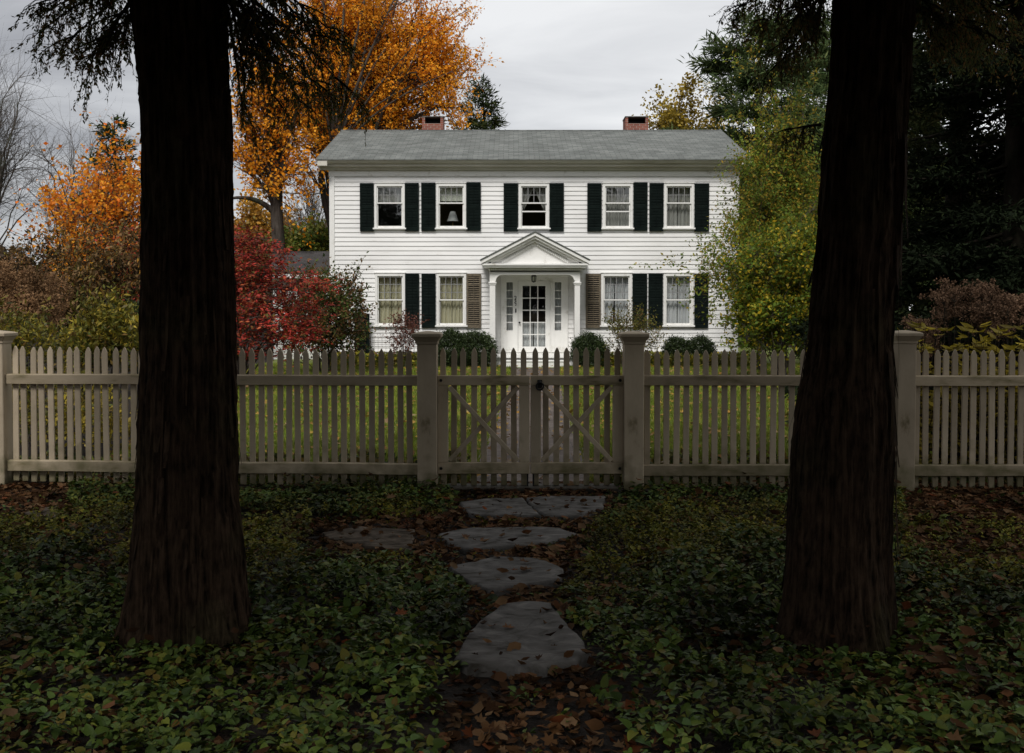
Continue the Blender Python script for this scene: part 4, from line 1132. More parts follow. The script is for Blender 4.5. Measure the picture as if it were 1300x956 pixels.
# ------------------------------------------------------------------ foreground cedars
def vnoise(th, z, nt_, nz_, rng, zmax):
    g_ = rng.random((nz_ + 2, nt_)); a = th / (2 * np.pi) * nt_; b = z / zmax * nz_
    i = np.floor(a).astype(int); j = np.clip(np.floor(b).astype(int), 0, nz_); fa = a - i; fb = b - j
    fa = fa * fa * (3 - 2 * fa); fb = fb * fb * (3 - 2 * fb)
    i0, i1 = i % nt_, (i + 1) % nt_; j1 = np.minimum(j + 1, nz_ + 1)
    return (g_[j, i0] * (1 - fa) + g_[j, i1] * fa) * (1 - fb) + (g_[j1, i0] * (1 - fa) + g_[j1, i1] * fa) * fb

def cedar_trunk(prof, Yt, seed, top=14.0):
    """prof: measured (photo row, left edge, right edge), turned into centre and radius by height"""
    rng = np.random.default_rng(seed); zz, cc, rr = [], [], []
    for py, xl, xr in prof:
        a, b = P(xl, py, Yt), P(xr, py, Yt); zz.append(a.z); cc.append((a.x + b.x) / 2); rr.append((b.x - a.x) / 2)
    o = np.argsort(zz); zz, cc, rr = np.array(zz)[o], np.array(cc)[o], np.array(rr)[o]
    zz = np.append(zz, [7.0, top]); cc = np.append(cc, [cc[-1], cc[-1]]); rr = np.append(rr, [rr[-1] * 0.8, 0.04])
    zs_ = np.concatenate([np.linspace(-0.05, 3.8, 330), np.linspace(3.9, top, 40)]); nth = 260
    th = np.linspace(0, 2 * np.pi, nth, endpoint=False)
    TT, ZZ = np.meshgrid(th, zs_)
    c = np.interp(ZZ, zz, cc); r = np.interp(ZZ, zz, rr)
    fl = np.exp(-np.maximum(ZZ, 0) / 0.28)
    flute = vnoise(TT, ZZ, 9, 4, rng, top + 1) - 0.5
    f2 = vnoise(TT + 0.05 * np.sin(ZZ * 3), ZZ, 46, 16, rng, top + 1); f3 = vnoise(TT + 0.03 * np.sin(ZZ * 4 + 1), ZZ, 100, 130, rng, top + 1); f4 = vnoise(TT, ZZ, 200, 160, rng, top + 1)
    ridge = 1 - np.abs(2 * f2 - 1); ridge2 = 1 - np.abs(2 * f3 - 1)
    dsp = flute * (0.04 + 0.15 * fl) + 0.026 * (ridge - 0.5) + 0.013 * (ridge2 - 0.5) + 0.005 * (f4 - 0.5)
    r = r * (1 + 0.07 * np.exp(-np.maximum(ZZ, 0) / 0.16)) + dsp * np.minimum(1, r / 0.2)
    r = np.maximum(r - 0.032 * np.minimum(1, r / 0.2), 0.01)
    X = c + r * np.cos(TT); Yv = Yt + r * np.sin(TT)
    mb = MB(); mb.v = list(map(tuple, np.stack([X, Yv, ZZ], -1).reshape(-1, 3)))
    nz = len(zs_)
    for i in range(nz - 1):
        b = i * nth
        for j in range(nth): j2 = (j + 1) % nth; mb.f.append((b + j, b + j2, b + nth + j2, b + nth + j))
    # loose strips of bark
    for k in range(170):
        z = rng.random() * 3.4; a = rng.random() * 6.283; L = 0.15 + 0.4 * rng.random(); w = 0.006 + 0.02 * rng.random() ** 2; r0 = np.interp(z, zz, rr) - 0.016; r1 = np.interp(z + L, zz, rr) - 0.022; cx0 = np.interp(z, zz, cc); cx1 = np.interp(z + L, zz, cc)
        vs = []
        lift = 0.006 + 0.03 * rng.random() ** 2
        for q, (t) in enumerate((0, 0.4, 1.0)):
            rad = r0 + (r1 - r0) * t + lift * (1 - t) ** 2; cx = cx0 + (cx1 - cx0) * t
            for s in (-1, 1):
                an = a + s * w / r0 * (0.5 if t == 0 else 1) ; vs.append((cx + rad * math.cos(an), Yt + rad * math.sin(an), z + L * t))
        mb.add(vs, [(0, 1, 3, 2), (2, 3, 5, 4)])
    return mb
Lprof = [(0, 166, 291), (50, 170, 291.5), (100, 174.5, 292.4), (150, 178.7, 296), (200, 180, 297), (290, 182.5, 298), (400, 180.5, 300), (450, 179.5, 300.6), (540, 176.7, 302), (640, 177, 304), (700, 173, 308), (750, 171, 310.5), (790, 168, 311), (812, 164, 312)]
Rprof = [(0, 1053, 1165), (100, 1049.5, 1160), (200, 1038.7, 1153), (300, 1033, 1148), (350, 1028, 1144), (400, 1024, 1139), (450, 1020.5, 1138), (478, 1016.5, 1138), (500, 1010, 1139), (550, 1003, 1141), (600, 1000, 1139), (650, 998, 1138), (700, 997, 1138), (760, 996, 1143), (812, 992, 1149)]
cedar_green = leaf_mat('cedar_spray', [(0.07, 0.085, 0.030), (0.12, 0.145, 0.048), (0.10, 0.12, 0.045), (0.19, 0.125, 0.042), (0.26, 0.125, 0.045)], 0.55, 0.6, 0.2)
TY = 5.0
def sprays(rng, branches, n, jit=0.004, size=0.019, width=0.30, hang=0.6, twl=0.10):
    """branches: polylines; drooping flat sprays hung along them"""
    mb = MB(); seg = []
    for q, r in branches:
        q = np.array(q, float); k = len(q); mb.tube(q, np.linspace(r, r * 0.25, k), 6, False)
        L = np.linalg.norm(q[-1] - q[0])
        for t in np.arange(0.12, 1.0, 0.022 / max(L, 0.1)):
            i = t * (k - 1); i0 = min(int(i), k - 2); p = q[i0] + (q[i0 + 1] - q[i0]) * (i - i0); ax = unit((q[i0 + 1] - q[i0])[None])[0]
            dv = unit((ax * 0.5 + rng.normal(size=3) * 0.65 + np.array([0, 0, -hang * (0.4 + 0.8 * rng.random())]))[None])[0] * twl * (0.35 + 1.1 * rng.random())
            e = p + dv + np.array([0, 0, -0.05]); mb.tube([p, p + dv * 0.5, e], [r * 0.16 + 0.001, r * 0.1 + 0.001, 0.001], 3, False)
            seg.append((p, e - p))
    P0 = np.array([s[0] for s in seg]); D = np.array([s[1] for s in seg])
    i = rng.integers(len(P0), size=n); t = 0.15 + 0.95 * rng.random((n, 1))
    pos = P0[i] + D[i] * t + rng.normal(size=(n, 3)) * jit
    d = unit(unit(D[i]) + rng.normal(size=(n, 3)) * 0.42); nr = rdirs(n, rng)
    return mb, pos, d, nr, size * (0.5 + rng.random(n))

def crown_cloud(rng, cx, cy, n, zlo=3.6, zhi=11.0, rmax=4.6):
    z = zlo + (zhi - zlo) * rng.random(n) ** 1.25
    f = (z - zlo) / (zhi - zlo); R0 = rmax * (1 - f) ** 0.75 + 0.3
    a = rng.random(n) * 6.283; rr = R0 * rng.random(n) ** 0.55
    pos = np.stack([cx + rr * np.cos(a), cy + rr * np.sin(a), z - 0.18 * rr], 1)
    # boughs only start above the lower limit of the crown, which rises away from the trunk on the house side
    ok = pos[:, 2] > 1.9 + 0.36 * np.maximum(pos[:, 1], 2.0)
    ok &= ~((pos[:, 1] < 4.2) & (pos[:, 2] < 3.3))
    return pos[ok]

def bezp(a, c, b, k=9): return bez(np.array(a), np.array(c), np.array(b), k)
def W(px, py, Y): p = P(px, py, Y); return (p.x, p.y, p.z)
def cedar(label, prof, seed, boughs, n_sp, cx):
    rng = np.random.default_rng(seed)
    root = thing('cedar_tree', (cx, TY, 0), label, 'tree', None)
    mb = cedar_trunk(prof, TY, seed)
    t = obj('trunk', mb, M['cedar_bark'], root, smooth=True)
    bm, pos, d, nr, sz = sprays(rng, boughs, n_sp)
    obj('boughs', bm, M['dark_twig'], root, smooth=True)
    # high crown out of bare stem
    cp = crown_cloud(rng, cx, TY - 0.9, 76000)
    leaves('crown', np.concatenate([pos, cp]), np.concatenate([d, unit(rdirs(len(cp), rng) + np.array([0, 0, -0.5]))]), np.concatenate([nr, rdirs(len(cp), rng)]),
           np.concatenate([sz, 0.12 + 0.15 * rng.random(len(cp))]), cedar_green, root, 'diamond', 0.36)
    return root
Lb = []
def bough(lst, a, b, sag=0.1, r=0.014, k=9):
    a, b = np.array(a), np.array(b); c = (a + b) / 2 + np.array([0, 0, np.linalg.norm(b - a) * sag]); q = bez(a, c, b, k); lst.append((q, r)); return q
rngb = np.random.default_rng(77)
def fan(lst, q, n, L, sx, sag=0.12, r=0.006, dn=-0.25):
    for _ in range(n):
        i = rngb.integers(2, len(q)); p = q[i]; dv = np.array([sx * (0.5 + rngb.random()), rngb.normal() * 0.5, dn + rngb.normal() * 0.25]); dv = dv / np.linalg.norm(dv) * L * (0.5 + rngb.random())
        bough(lst, p, p + dv, sag, r, 6)
# left tree, left side (photo 50-175, 0-115)
for e, Y1 in (((60, 8), 4.6), ((62, 32), 4.9), ((85, 58), 5.2), ((105, 88), 5.0), ((130, 70), 4.8), ((90, 5), 5.4), ((148, 90), 5.1)):
    q = bough(Lb, W(172, -40 + e[1] * 0.45, 5.0), W(e[0], e[1], Y1), 0.12, 0.009); fan(Lb, q, 4, 0.16, -0.6, dn=-0.5)
# left tree, right side (photo 290-425, 0-150)
for e, Y1 in (((400, 45), 5.3), ((425, 98), 5.6), ((345, 120), 5.1), ((330, 75), 4.8), ((380, 128), 5.4), ((312, 100), 4.9), ((365, 15), 5.2), ((430, 50), 5.5), ((410, 120), 5.7), ((350, 60), 5.0), ((308, 140), 5.2)):
    q = bough(Lb, W(288, -90 + e[1] * 0.7, 5.0), W(e[0], e[1], Y1), 0.1, 0.011); fan(Lb, q, 5, 0.17, 0.6, dn=-0.5)
Rb = []
# right tree, left side (photo 945-1050, 0-100) and the low bare bough at 990-1045, 160
for e, Y1 in (((948, 5), 5.2), ((975, 25), 5.0), ((1000, 45), 5.3), ((985, -5), 4.8), ((1010, 85), 5.5), ((1030, 60), 5.1), ((1000, 70), 5.0), ((960, -12), 5.4), ((1015, 20), 4.8)):
    q = bough(Rb, W(1052, -70 + e[1] * 0.7, 5.0), W(e[0], e[1], Y1), 0.1, 0.009); fan(Rb, q, 4, 0.15, -0.6, dn=-0.5)
q = bough(Rb, W(1042, 158, 5.0), W(992, 166, 5.2), 0.02, 0.008); fan(Rb, q, 3, 0.06, -0.6)
# right side (photo 1150-1320, 0-60)
for e, Y1 in (((1230, 10), 5.2), ((1290, 40), 5.5), ((1210, 50), 4.9), ((1320, -10), 5.0), ((1260, 30), 5.6), ((1190, 60), 5.1), ((1310, 80), 5.4), ((1240, 70), 5.3)):
    q = bough(Rb, W(1158, -60 + e[1] * 0.9, 5.0), W(e[0], e[1], Y1), 0.12, 0.012); fan(Rb, q, 4, 0.18, 0.6, dn=-0.4)
cxl, cxr = P(240, 640, TY).x, P(1070, 640, TY).x
cedar('dark shaggy barked cedar tree in the left foreground beside the path', Lprof, 21, Lb, 26000, cxl)
cedar('dark shaggy barked cedar tree in the right foreground with a bulging lower trunk', Rprof, 22, Rb, 20000, cxr)
# broken bark shard on the left trunk at eye height, ivy at the right trunk foot come with the ground cover

# ------------------------------------------------------------------ ground cover (ivy), litter, grass : nobody could count them
def ground_scatter(n, y0, y1, rng, margin=1.5):
    Y = np.sqrt(y0 ** 2 + (y1 ** 2 - y0 ** 2) * rng.random(n)); X = (rng.random(n) * 2 - 1) * (0.53 * Y + margin); return X, Y
def proj_np(X, Y, Z=0.0):
    z = Z - EYE; dep = Y * CT - z * ST; return 650 + F * X / dep, 433 - F * (Y * ST + z * CT) / dep
def ivy_density(X, Y):
    px, py = proj_np(X, Y)
    yy = [600, 632, 655, 680, 705, 730, 760, 800, 830, 870, 1000]
    xl = np.interp(py, yy, [590, 585, 575, 420, 530, 575, 600, 592, 585, 572, 555])
    xr = np.interp(py, yy, [765, 772, 775, 742, 738, 722, 702, 725, 745, 765, 790])
    den = np.ones(len(X))
    ins = (px > xl) & (px < xr); den[ins] = 0.13
    edge = ((np.abs(px - xl) < 14) | (np.abs(px - xr) < 14)); den[edge & ~ins] *= 0.6
    den[(py > 664) & (py < 682) & (px > 300) & (px < 600)] *= 0.25
    den[(px > 1145) & (py < 668)] *= 0.10
    den[(px > 1145) & (py >= 668) & (py < 730)] *= 0.42
    den[(px < 90) & (py < 668)] *= 0.08
    den[(px > 80) & (px < 180) & (py > 650) & (py < 665)] *= 0.2
    den[(px > 395) & (px < 535) & (py > 668) & (py < 712)] *= 0.08
    den[(px > 640) & (py < 660)] *= 0.75
    den[(py > 850)] *= 0.8
    # clumps
    return den
def keep_ivy(X, Y, rng):
    den = ivy_density(X, Y); cl_ = 0.5 + 0.5 * np.sin(X * 5.1 + 2 * np.sin(Y * 3.3)) * np.sin(Y * 4.3 + 1.7 * np.sin(X * 2.9))
    k = rng.random(len(X)) < den * (0.55 + 0.6 * cl_)
    for pl in STONE_POLYS:
        k &= ~(in_poly(X + 0.05 * np.sin(Y * 23) + 0.03 * np.sin(Y * 51 + 1), Y + 0.03 * np.sin(X * 31), pl) & (rng.random(len(X)) > 0.012))
    for cx in (cxl, cxr): k &= (X - cx) ** 2 + (Y - TY) ** 2 > 0.25 ** 2
    return k
rng = np.random.default_rng(5)
X, Y = ground_scatter(36000, 3.1, 9.6, rng)          # sprigs, each a whorl of leaves on a short stem
k = keep_ivy(X, Y, rng); X, Y = X[k], Y[k]; k = Y < 8.9 + 0.5 * rng.random(len(Y)) ** 3; X, Y = X[k], Y[k]
n = len(X)
hgt = 0.085 + 0.06 * np.sin(X * 2.3 + 1) * np.sin(Y * 1.9) + 0.05 * np.sin(X * 6.1 + 2 * np.sin(Y * 5)) * np.sin(Y * 7.3) + 0.08 * rng.random(n) ** 2
hgt = (np.maximum(hgt, 0.0) * 1.25 + 0.03 + 0.05 * rng.random(n)) * np.clip(ivy_density(X, Y), 0.3, 1) * np.interp(Y, [7.6, 8.5], [0.85, 0.35]) * np.interp(np.minimum(np.hypot(X - cxl, Y - TY + 0.35), np.hypot(X - cxr, Y - TY + 0.35)), [0.35, 1.0], [0.3, 1.0])
pxv, pyv = proj_np(X, Y)
hgt = hgt * np.where((pxv > 520) & (pxv < 830) & (pyv > 640), 0.55, 1.0) * np.where((pxv > 385) & (pxv < 545) & (pyv > 695) & (pyv < 765), 0.35, 1.0)
ps = 0.6 + 0.75 * rng.random(n) ** 1.8; tilt = rng.normal(size=(n, 2)) * 0.25
m_ = 6; ii = np.repeat(np.arange(n), m_); kk = np.tile(np.arange(m_), n); N_ = n * m_
yaw = kk * (6.283 / 5.3) + np.repeat(rng.random(n) * 6.283, m_) + rng.normal(size=N_) * 0.3
dz_ = np.where(kk < 4, -0.15, 0.35) + 0.3 * rng.normal(size=N_) - tilt[ii, 0] * np.cos(yaw) - tilt[ii, 1] * np.sin(yaw)
d = np.stack([np.cos(yaw), np.sin(yaw), dz_], 1)
Z = 0.008 + hgt[ii] * np.where(kk < 4, 0.85, 1.0) - 0.02 * rng.random(N_)
Z = np.where(rng.random(N_) < 0.25, Z * rng.random(N_), Z)
pos_i = np.stack([X[ii] + np.cos(yaw) * 0.008 + rng.normal(size=N_) * 0.008, Y[ii] + np.sin(yaw) * 0.008 + rng.normal(size=N_) * 0.008, np.maximum(Z, 0.01)], 1)
nr = unit(np.stack([tilt[ii, 0], tilt[ii, 1], np.ones(N_)], 1) + rng.normal(size=(N_, 3)) * 0.3)
ivy_m = leaf_mat('ivy_leaf', [(0.014, 0.025, 0.005), (0.031, 0.052, 0.010), (0.050, 0.082, 0.014), (0.048, 0.060, 0.010), (0.078, 0.112, 0.020), (0.054, 0.092, 0.030), (0.115, 0.128, 0.020), (0.075, 0.036, 0.010)], 0.06, 0.5, 0.10, (0.3, 1.6), 1.6)
myr_m = leaf_mat('myrtle_leaf', [(0.030, 0.036, 0.006), (0.060, 0.070, 0.009), (0.095, 0.100, 0.012), (0.125, 0.118, 0.014), (0.17, 0.145, 0.016), (0.085, 0.045, 0.010)], 0.1, 0.5, 0.08, (0.3, 1.6), 1.8)
yl = Y[ii] + 0.35 * np.sin(X[ii] * 2.7) + 0.25 * np.sin(X[ii] * 7.1 + Y[ii] * 3) + 0.3 * np.repeat(rng.normal(size=n), m_)
my = (yl > 6.0) & (yl < 8.1)
sz_i = ps[ii] * (0.030 + 0.022 * rng.random(N_))
o = leaves('myrtle_ground_cover', pos_i[my], d[my], nr[my], sz_i[my] * 0.8, myr_m, None, 'fold', 0.7); o['kind'] = 'stuff'
o['label'] = 'low yellow green ground cover in the middle of the ground before the fence'
pos_i, d, nr, sz_i = pos_i[~my], d[~my], nr[~my], sz_i[~my]
o = leaves('ivy_ground_cover', pos_i, d, nr, sz_i, ivy_m, None, 'fold', 0.85); o['kind'] = 'stuff'
o['label'] = 'low glossy green ivy covering the ground around the trees'
# a few trailing leaves climbing the foot of each trunk
# leaf litter
rng = np.random.default_rng(6)
X, Y = ground_scatter(60000, 3.1, 9.3, rng)
px, py = proj_np(X, Y)
den = 0.14 + 0.22 * (np.sin(X * 3 + 1) * np.sin(Y * 3.7) > 0.1)
den = np.where((ivy_density(X, Y) < 0.3), 0.55 + 0.35 * (np.sin(X * 7) * np.sin(Y * 6) > 0), den); den[(px > 1145)] = 1.0
k = rng.random(len(X)) < den
for pl in STONE_POLYS: k &= ~(in_poly(X, Y, pl) & (rng.random(len(X)) > 0.06))
X, Y = X[k], Y[k]; n = len(X)
on = np.zeros(n, bool); sh_ = np.zeros(n)
for pl, st in zip(STONE_POLYS, stones):
    q_ = in_poly(X, Y, pl); on |= q_; sh_[q_] = st[1] + 0.012
hi = rng.random(n) < 0.10
Z = np.where(on, sh_, np.where(hi & (ivy_density(X, Y) > 0.5), 0.15 * rng.random(n) + 0.03, 0.006 + 0.03 * rng.random(n)))
yaw = rng.random(n) * 6.283; d = np.stack([np.cos(yaw), np.sin(yaw), 0.15 * rng.normal(size=n)], 1)
nr = unit(rng.normal(size=(n, 3)) * 0.3 + np.array([0, 0, 1.0]))
lit_m = leaf_mat('fallen_leaf', [(0.025, 0.013, 0.007), (0.050, 0.024, 0.011), (0.080, 0.038, 0.015), (0.11, 0.058, 0.026), (0.17, 0.105, 0.055), (0.12, 0.034, 0.012)], 0.15, 0.7, 0.05, (0.35, 1.4), 2.0)
cu = rng.random(n) < 0.68; ls = 0.035 + 0.06 * rng.random(n) ** 1.5; pl_ = np.stack([X, Y, Z], 1)
o = leaves('curled_leaves', pl_[cu], d[cu], unit(nr[cu] + rng.normal(size=(cu.sum(), 3)) * 0.3), ls[cu], lit_m, None, 'curl', 0.75); o['kind'] = 'stuff'
o['label'] = 'small curled dry leaves littering the soil'
o = leaves('fallen_leaves', pl_[~cu], d[~cu], nr[~cu], ls[~cu], lit_m, None, 'lobed', 0.85); o['kind'] = 'stuff'
o['label'] = 'brown fallen leaves littering the soil'
# grass
rng = np.random.default_rng(7)
n0 = 330000
Y = 9.3 + 20.2 * rng.random(n0) ** 1.5; X = -7.6 + 17.4 * rng.random(n0)
k = in_poly(X, Y, lawn_poly) & (np.abs(X - path_x(Y)) > 0.52 + 0.08 * rng.random(n0))
X, Y = X[k], Y[k]; n = len(X)
d = unit(np.stack([rng.normal(size=n) * 0.45, rng.normal(size=n) * 0.45, np.ones(n)], 1)); nr = unit(np.stack([rng.normal(size=n), rng.normal(size=n), 0 * X], 1))
gr_m = leaf_mat('grass_blade', [(0.090, 0.135, 0.016), (0.13, 0.19, 0.022), (0.18, 0.24, 0.028), (0.24, 0.26, 0.040), (0.29, 0.26, 0.065)], 0.3, 0.6, 0.1, (0.6, 1.25), 0.6)
o = leaves('grass', np.stack([X, Y, 0.003 + 0 * X], 1), d, nr, (0.035 + 0.06 * rng.random(n)), gr_m, None, 'tri', 0.22 + 0 * 1.0); o['kind'] = 'stuff'
o['label'] = 'green lawn grass between the fence and the house'
rng = np.random.default_rng(8)
n0 = 5000
Y = 9.4 + 18.5 * rng.random(n0); X = -7.5 + 16 * rng.random(n0)
k = in_poly(X, Y, lawn_poly); X, Y = X[k], Y[k]; n = len(X); yaw = rng.random(n) * 6.283
ll_m = leaf_mat('lawn_leaf', [(0.16, 0.075, 0.018), (0.30, 0.16, 0.03), (0.42, 0.27, 0.045), (0.20, 0.10, 0.04), (0.28, 0.20, 0.10)], 0.2, 0.6, 0.2)
o = leaves('lawn_fallen_leaves', np.stack([X, Y, 0.02 + 0.05 * rng.random(n)], 1), np.stack([np.cos(yaw), np.sin(yaw), 0.2 * rng.normal(size=n)], 1), unit(rng.normal(size=(n, 3)) * 0.35 + np.array([0, 0, 1])), 0.05 + 0.06 * rng.random(n), ll_m, None, 'lobed', 0.9)
o['kind'] = 'stuff'; o['label'] = 'yellow and brown leaves scattered on the lawn and path'
# yellow-green bed along the house foot and low plants inside the fence
rng = np.random.default_rng(9)
n = 9000; X = np.where(rng.random(n) < 0.45, hx(425) + 2.6 * rng.random(n), hx(745) + 4.5 * rng.random(n)); Y = 27.6 + 1.6 * rng.random(n); Z = 0.03 + 0.32 * rng.random(n)
yb_m = leaf_mat('bed_plant_leaf', [(0.05, 0.08, 0.015), (0.13, 0.15, 0.02), (0.30, 0.25, 0.02), (0.10, 0.12, 0.02), (0.42, 0.30, 0.02)], 0.25, 0.5, 0.2, (0.4, 1.4), 1.2)
o = leaves('flower_bed_plants', np.stack([X, Y, Z], 1), rdirs(n, rng) + np.array([0, 0, 0.4]), unit(rng.normal(size=(n, 3)) * 0.6 + np.array([0, -0.3, 0.7])), 0.06 + 0.08 * rng.random(n), yb_m, None, 'diamond', 0.55); o['kind'] = 'stuff'
o['label'] = 'low yellow green plants in the bed along the foot of the house'
n = 16000; X = -5.6 + 11.5 * rng.random(n); Y = 9.35 + 0.9 * rng.random(n) ** 1.6; Z = 0.02 + 0.20 * rng.random(n) * (0.5 + 0.5 * np.sin(X * 3.1) ** 2)
k = np.abs(X - path_x(Y)) > 0.62; X, Y, Z = X[k], Y[k], Z[k]; n = len(X)
wf_m = leaf_mat('fence_weed_leaf', [(0.025, 0.045, 0.012), (0.05, 0.07, 0.02), (0.12, 0.12, 0.02), (0.10, 0.06, 0.02), (0.22, 0.15, 0.03)], 0.2, 0.5, 0.2)
o = leaves('low_weeds', np.stack([X, Y, Z], 1), rdirs(n, rng) + np.array([0, 0, 0.4]), unit(rng.normal(size=(n, 3)) * 0.6 + np.array([0, 0, 0.7])), 0.03 + 0.05 * rng.random(n), wf_m, None, 'diamond', 0.6); o['kind'] = 'stuff'
o['label'] = 'low weeds and leaves along the inside of the fence'

# ------------------------------------------------------------------ shrubs near the house
box_m = leaf_mat('boxwood_leaf', [(0.014, 0.026, 0.008), (0.024, 0.042, 0.011), (0.036, 0.058, 0.015), (0.050, 0.072, 0.02)], 0.1, 0.5, 0.3)
for px, r_px, top, lab in ((571, 26, 421, 'clipped round boxwood left of the porch, outer of the pair'), (604, 25, 422, 'clipped round boxwood left of the porch, nearest the front steps'), (748, 22.5, 426, 'clipped round boxwood just right of the front steps'),
                           (858, 16, 429, 'small round boxwood under the right ground floor window'), (889, 18, 428, 'small bushy boxwood nearest the right corner of the house')):
    Yb = 27.9 if r_px > 20 else 28.4
    c = P(px, 440, Yb); zt = P(px, top, Yb).z; rr = r_px * Yb / F; hz_ = zt / 2
    make_bush('boxwood_bush', lab, 'bush', (c.x, Yb, 0), [((c.x, Yb, hz_), (rr * 0.97, rr * 0.9, hz_ * 0.97))], 1500 if r_px > 20 else 800, 12, 0.10, 0.042, box_m, M['dark_twig'], 100 + px, 'clipped boxwoods along the house front', up=0.35, jit=0.03, p=0.25, n_stem=10)
red_m = leaf_mat('burning_bush_leaf', [(0.20, 0.012, 0.012), (0.38, 0.034, 0.026), (0.52, 0.070, 0.044), (0.28, 0.024, 0.022), (0.44, 0.10, 0.04), (0.08, 0.09, 0.016), (0.45, 0.072, 0.048)], 0.2, 0.55, 0.15, (0.25, 1.3), 1.4)
def B(px, py, Y, rx, rz, ry=None):
    s = Y / F; p = P(px, py, Y); return ((p.x, Y, p.z), (rx * s, (ry or rx) * s, rz * s))
make_bush('burning_bush', 'large spreading bush with crimson leaves left of the house', 'bush', (*P(300, 400, 21)[:2], 0),
          [B(320, 335, 21, 45, 30), B(345, 368, 21, 58, 30), B(325, 415, 20.6, 72, 42), B(280, 340, 21.3, 60, 50), B(220, 350, 21.6, 60, 60), B(170, 310, 22, 22, 26), B(303, 302, 21.3, 26, 14), B(330, 314, 21.2, 24, 12), B(385, 362, 20.8, 32, 8), B(388, 395, 20.7, 26, 10), B(380, 420, 20.7, 24, 30)],
          2300, 11, 0.36, 0.08, red_m, M['twig'], 31, flat=0.85, up=0.1, width=0.45, n_stem=50, rs=0.018, jit=0.022)
vib_m = leaf_mat('viburnum_leaf', [(0.032, 0.056, 0.014), (0.058, 0.092, 0.022), (0.090, 0.120, 0.028), (0.11, 0.075, 0.026), (0.16, 0.060, 0.032), (0.19, 0.12, 0.04)], 0.3, 0.5, 0.12, (0.4, 1.4), 1.4)
make_bush('viburnum_bush', 'dark green and bronze leaved bush in front of the left corner of the house', 'bush', (*P(415, 400, 25.5)[:2], 0),
          [B(415, 400, 25.5, 40, 48), B(438, 385, 25.5, 22, 22), B(432, 420, 25.3, 32, 34), B(398, 368, 25.7, 26, 22), B(447, 358, 25.5, 7, 12), B(455, 374, 25.4, 9, 6), B(395, 420, 25.2, 36, 38)],
          1050, 11, 0.42, 0.09, vib_m, M['twig'], 32, up=0.7, width=0.5, n_stem=30)
bur_m = leaf_mat('burgundy_leaf', [(0.10, 0.035, 0.028), (0.15, 0.06, 0.04), (0.20, 0.09, 0.06), (0.12, 0.03, 0.03)], 0.3, 0.55, 0.2)
make_bush('barberry_bush', 'thin reddish brown bush below the left ground floor windows', 'bush', (*P(512, 440, 27.9)[:2], 0),
          [B(512, 430, 27.9, 20, 24), B(507, 410, 27.9, 10, 8), B(522, 417, 27.9, 12, 10)], 210, 8, 0.28, 0.06, bur_m, M['twig'], 33, up=0.9, n_stem=18, rs=0.009)
ros_m = leaf_mat('rose_leaf', [(0.06, 0.08, 0.015), (0.12, 0.13, 0.03), (0.20, 0.18, 0.03), (0.18, 0.09, 0.03), (0.10, 0.12, 0.03)], 0.3, 0.5, 0.2)
make_bush('rose_bush', 'straggly yellow green rose bush right of the front steps', 'bush', (*P(795, 440, 27.6)[:2], 0),
          [B(785, 430, 27.6, 14, 30), B(805, 418, 27.6, 22, 22), B(822, 435, 27.6, 18, 20), B(778, 412, 27.6, 8, 14)], 420, 8, 0.30, 0.055, ros_m, M['twig'], 34, up=1.0, n_stem=26, rs=0.008)

# ------------------------------------------------------------------ right side: young tree, yellow shrub, evergreens
yt_m = leaf_mat('young_tree_leaf', [(0.085, 0.140, 0.020), (0.13, 0.20, 0.028), (0.18, 0.25, 0.036), (0.25, 0.25, 0.038), (0.44, 0.27, 0.03), (0.10, 0.15, 0.028)], 0.4, 0.5, 0.1, (0.5, 1.3), 0.6)
yb = P(965, 440, 26.3)
make_tree('garden_tree', 'leafy green and yellow tree growing against the right end of the house', 'tree', (yb.x, 26.3, 0), (yb.x + 0.2, 26.3, 4.2), 0.09,
          [B(965, 260, 26.3, 60, 70), B(985, 190, 26.5, 48, 75), B(1000, 130, 26.6, 24, 45), B(960, 330, 26, 40, 55), B(912, 350, 25.6, 40, 22), B(872, 335, 25.4, 32, 10), B(930, 310, 25.8, 34, 24), B(935, 260, 26.2, 20, 45), B(1010, 250, 26.8, 50, 90), B(930, 400, 26, 35, 40), B(965, 100, 26.6, 6, 16), B(850, 345, 25.4, 14, 10)],
          52, 700, 2600, 36000, 0.085, yt_m, M['twig'], 41, jit=0.045, sub_len=0.9, twig_len=0.5, up=0.7, fork=0.12, width=0.5, thin=0.7)
ys_m = leaf_mat('yellow_shrub_leaf', [(0.07, 0.125, 0.018), (0.11, 0.17, 0.022), (0.16, 0.215, 0.026), (0.26, 0.25, 0.024), (0.62, 0.42, 0.03), (0.09, 0.14, 0.020), (0.13, 0.19, 0.022)], 0.4, 0.5, 0.12, (0.35, 1.35), 1.1)
make_bush('yellow_shrub', 'bright yellow and green shrub behind the fence left of the right tree', 'bush', (*P(990, 440, 23)[:2], 0),
          [B(985, 340, 23, 48, 42), B(1000, 400, 23, 55, 50), B(960, 410, 22.8, 38, 42), B(1030, 370, 23, 40, 70), B(1010, 310, 23.2, 28, 24), B(950, 370, 23, 22, 22)],
          1900, 11, 0.38, 0.085, ys_m, M['twig'], 42, up=0.6, n_stem=30)
dk_m = leaf_mat('deep_shade_hemlock_needle', [(0.005, 0.008, 0.004), (0.009, 0.014, 0.006), (0.014, 0.021, 0.009), (0.010, 0.014, 0.007)], 0.12, 0.8, 0.05, (0.4, 1.3), 0.8)  # near black: the shade this hemlock stands in is mixed into its needle colour
dk2_m = leaf_mat('shaded_hemlock_needle', [(0.014, 0.019, 0.008), (0.024, 0.032, 0.012), (0.036, 0.044, 0.016), (0.05, 0.042, 0.014)], 0.25, 0.8, 0.05, (0.4, 1.4), 0.7)  # hemlock needles again, with less of that shade in the colour
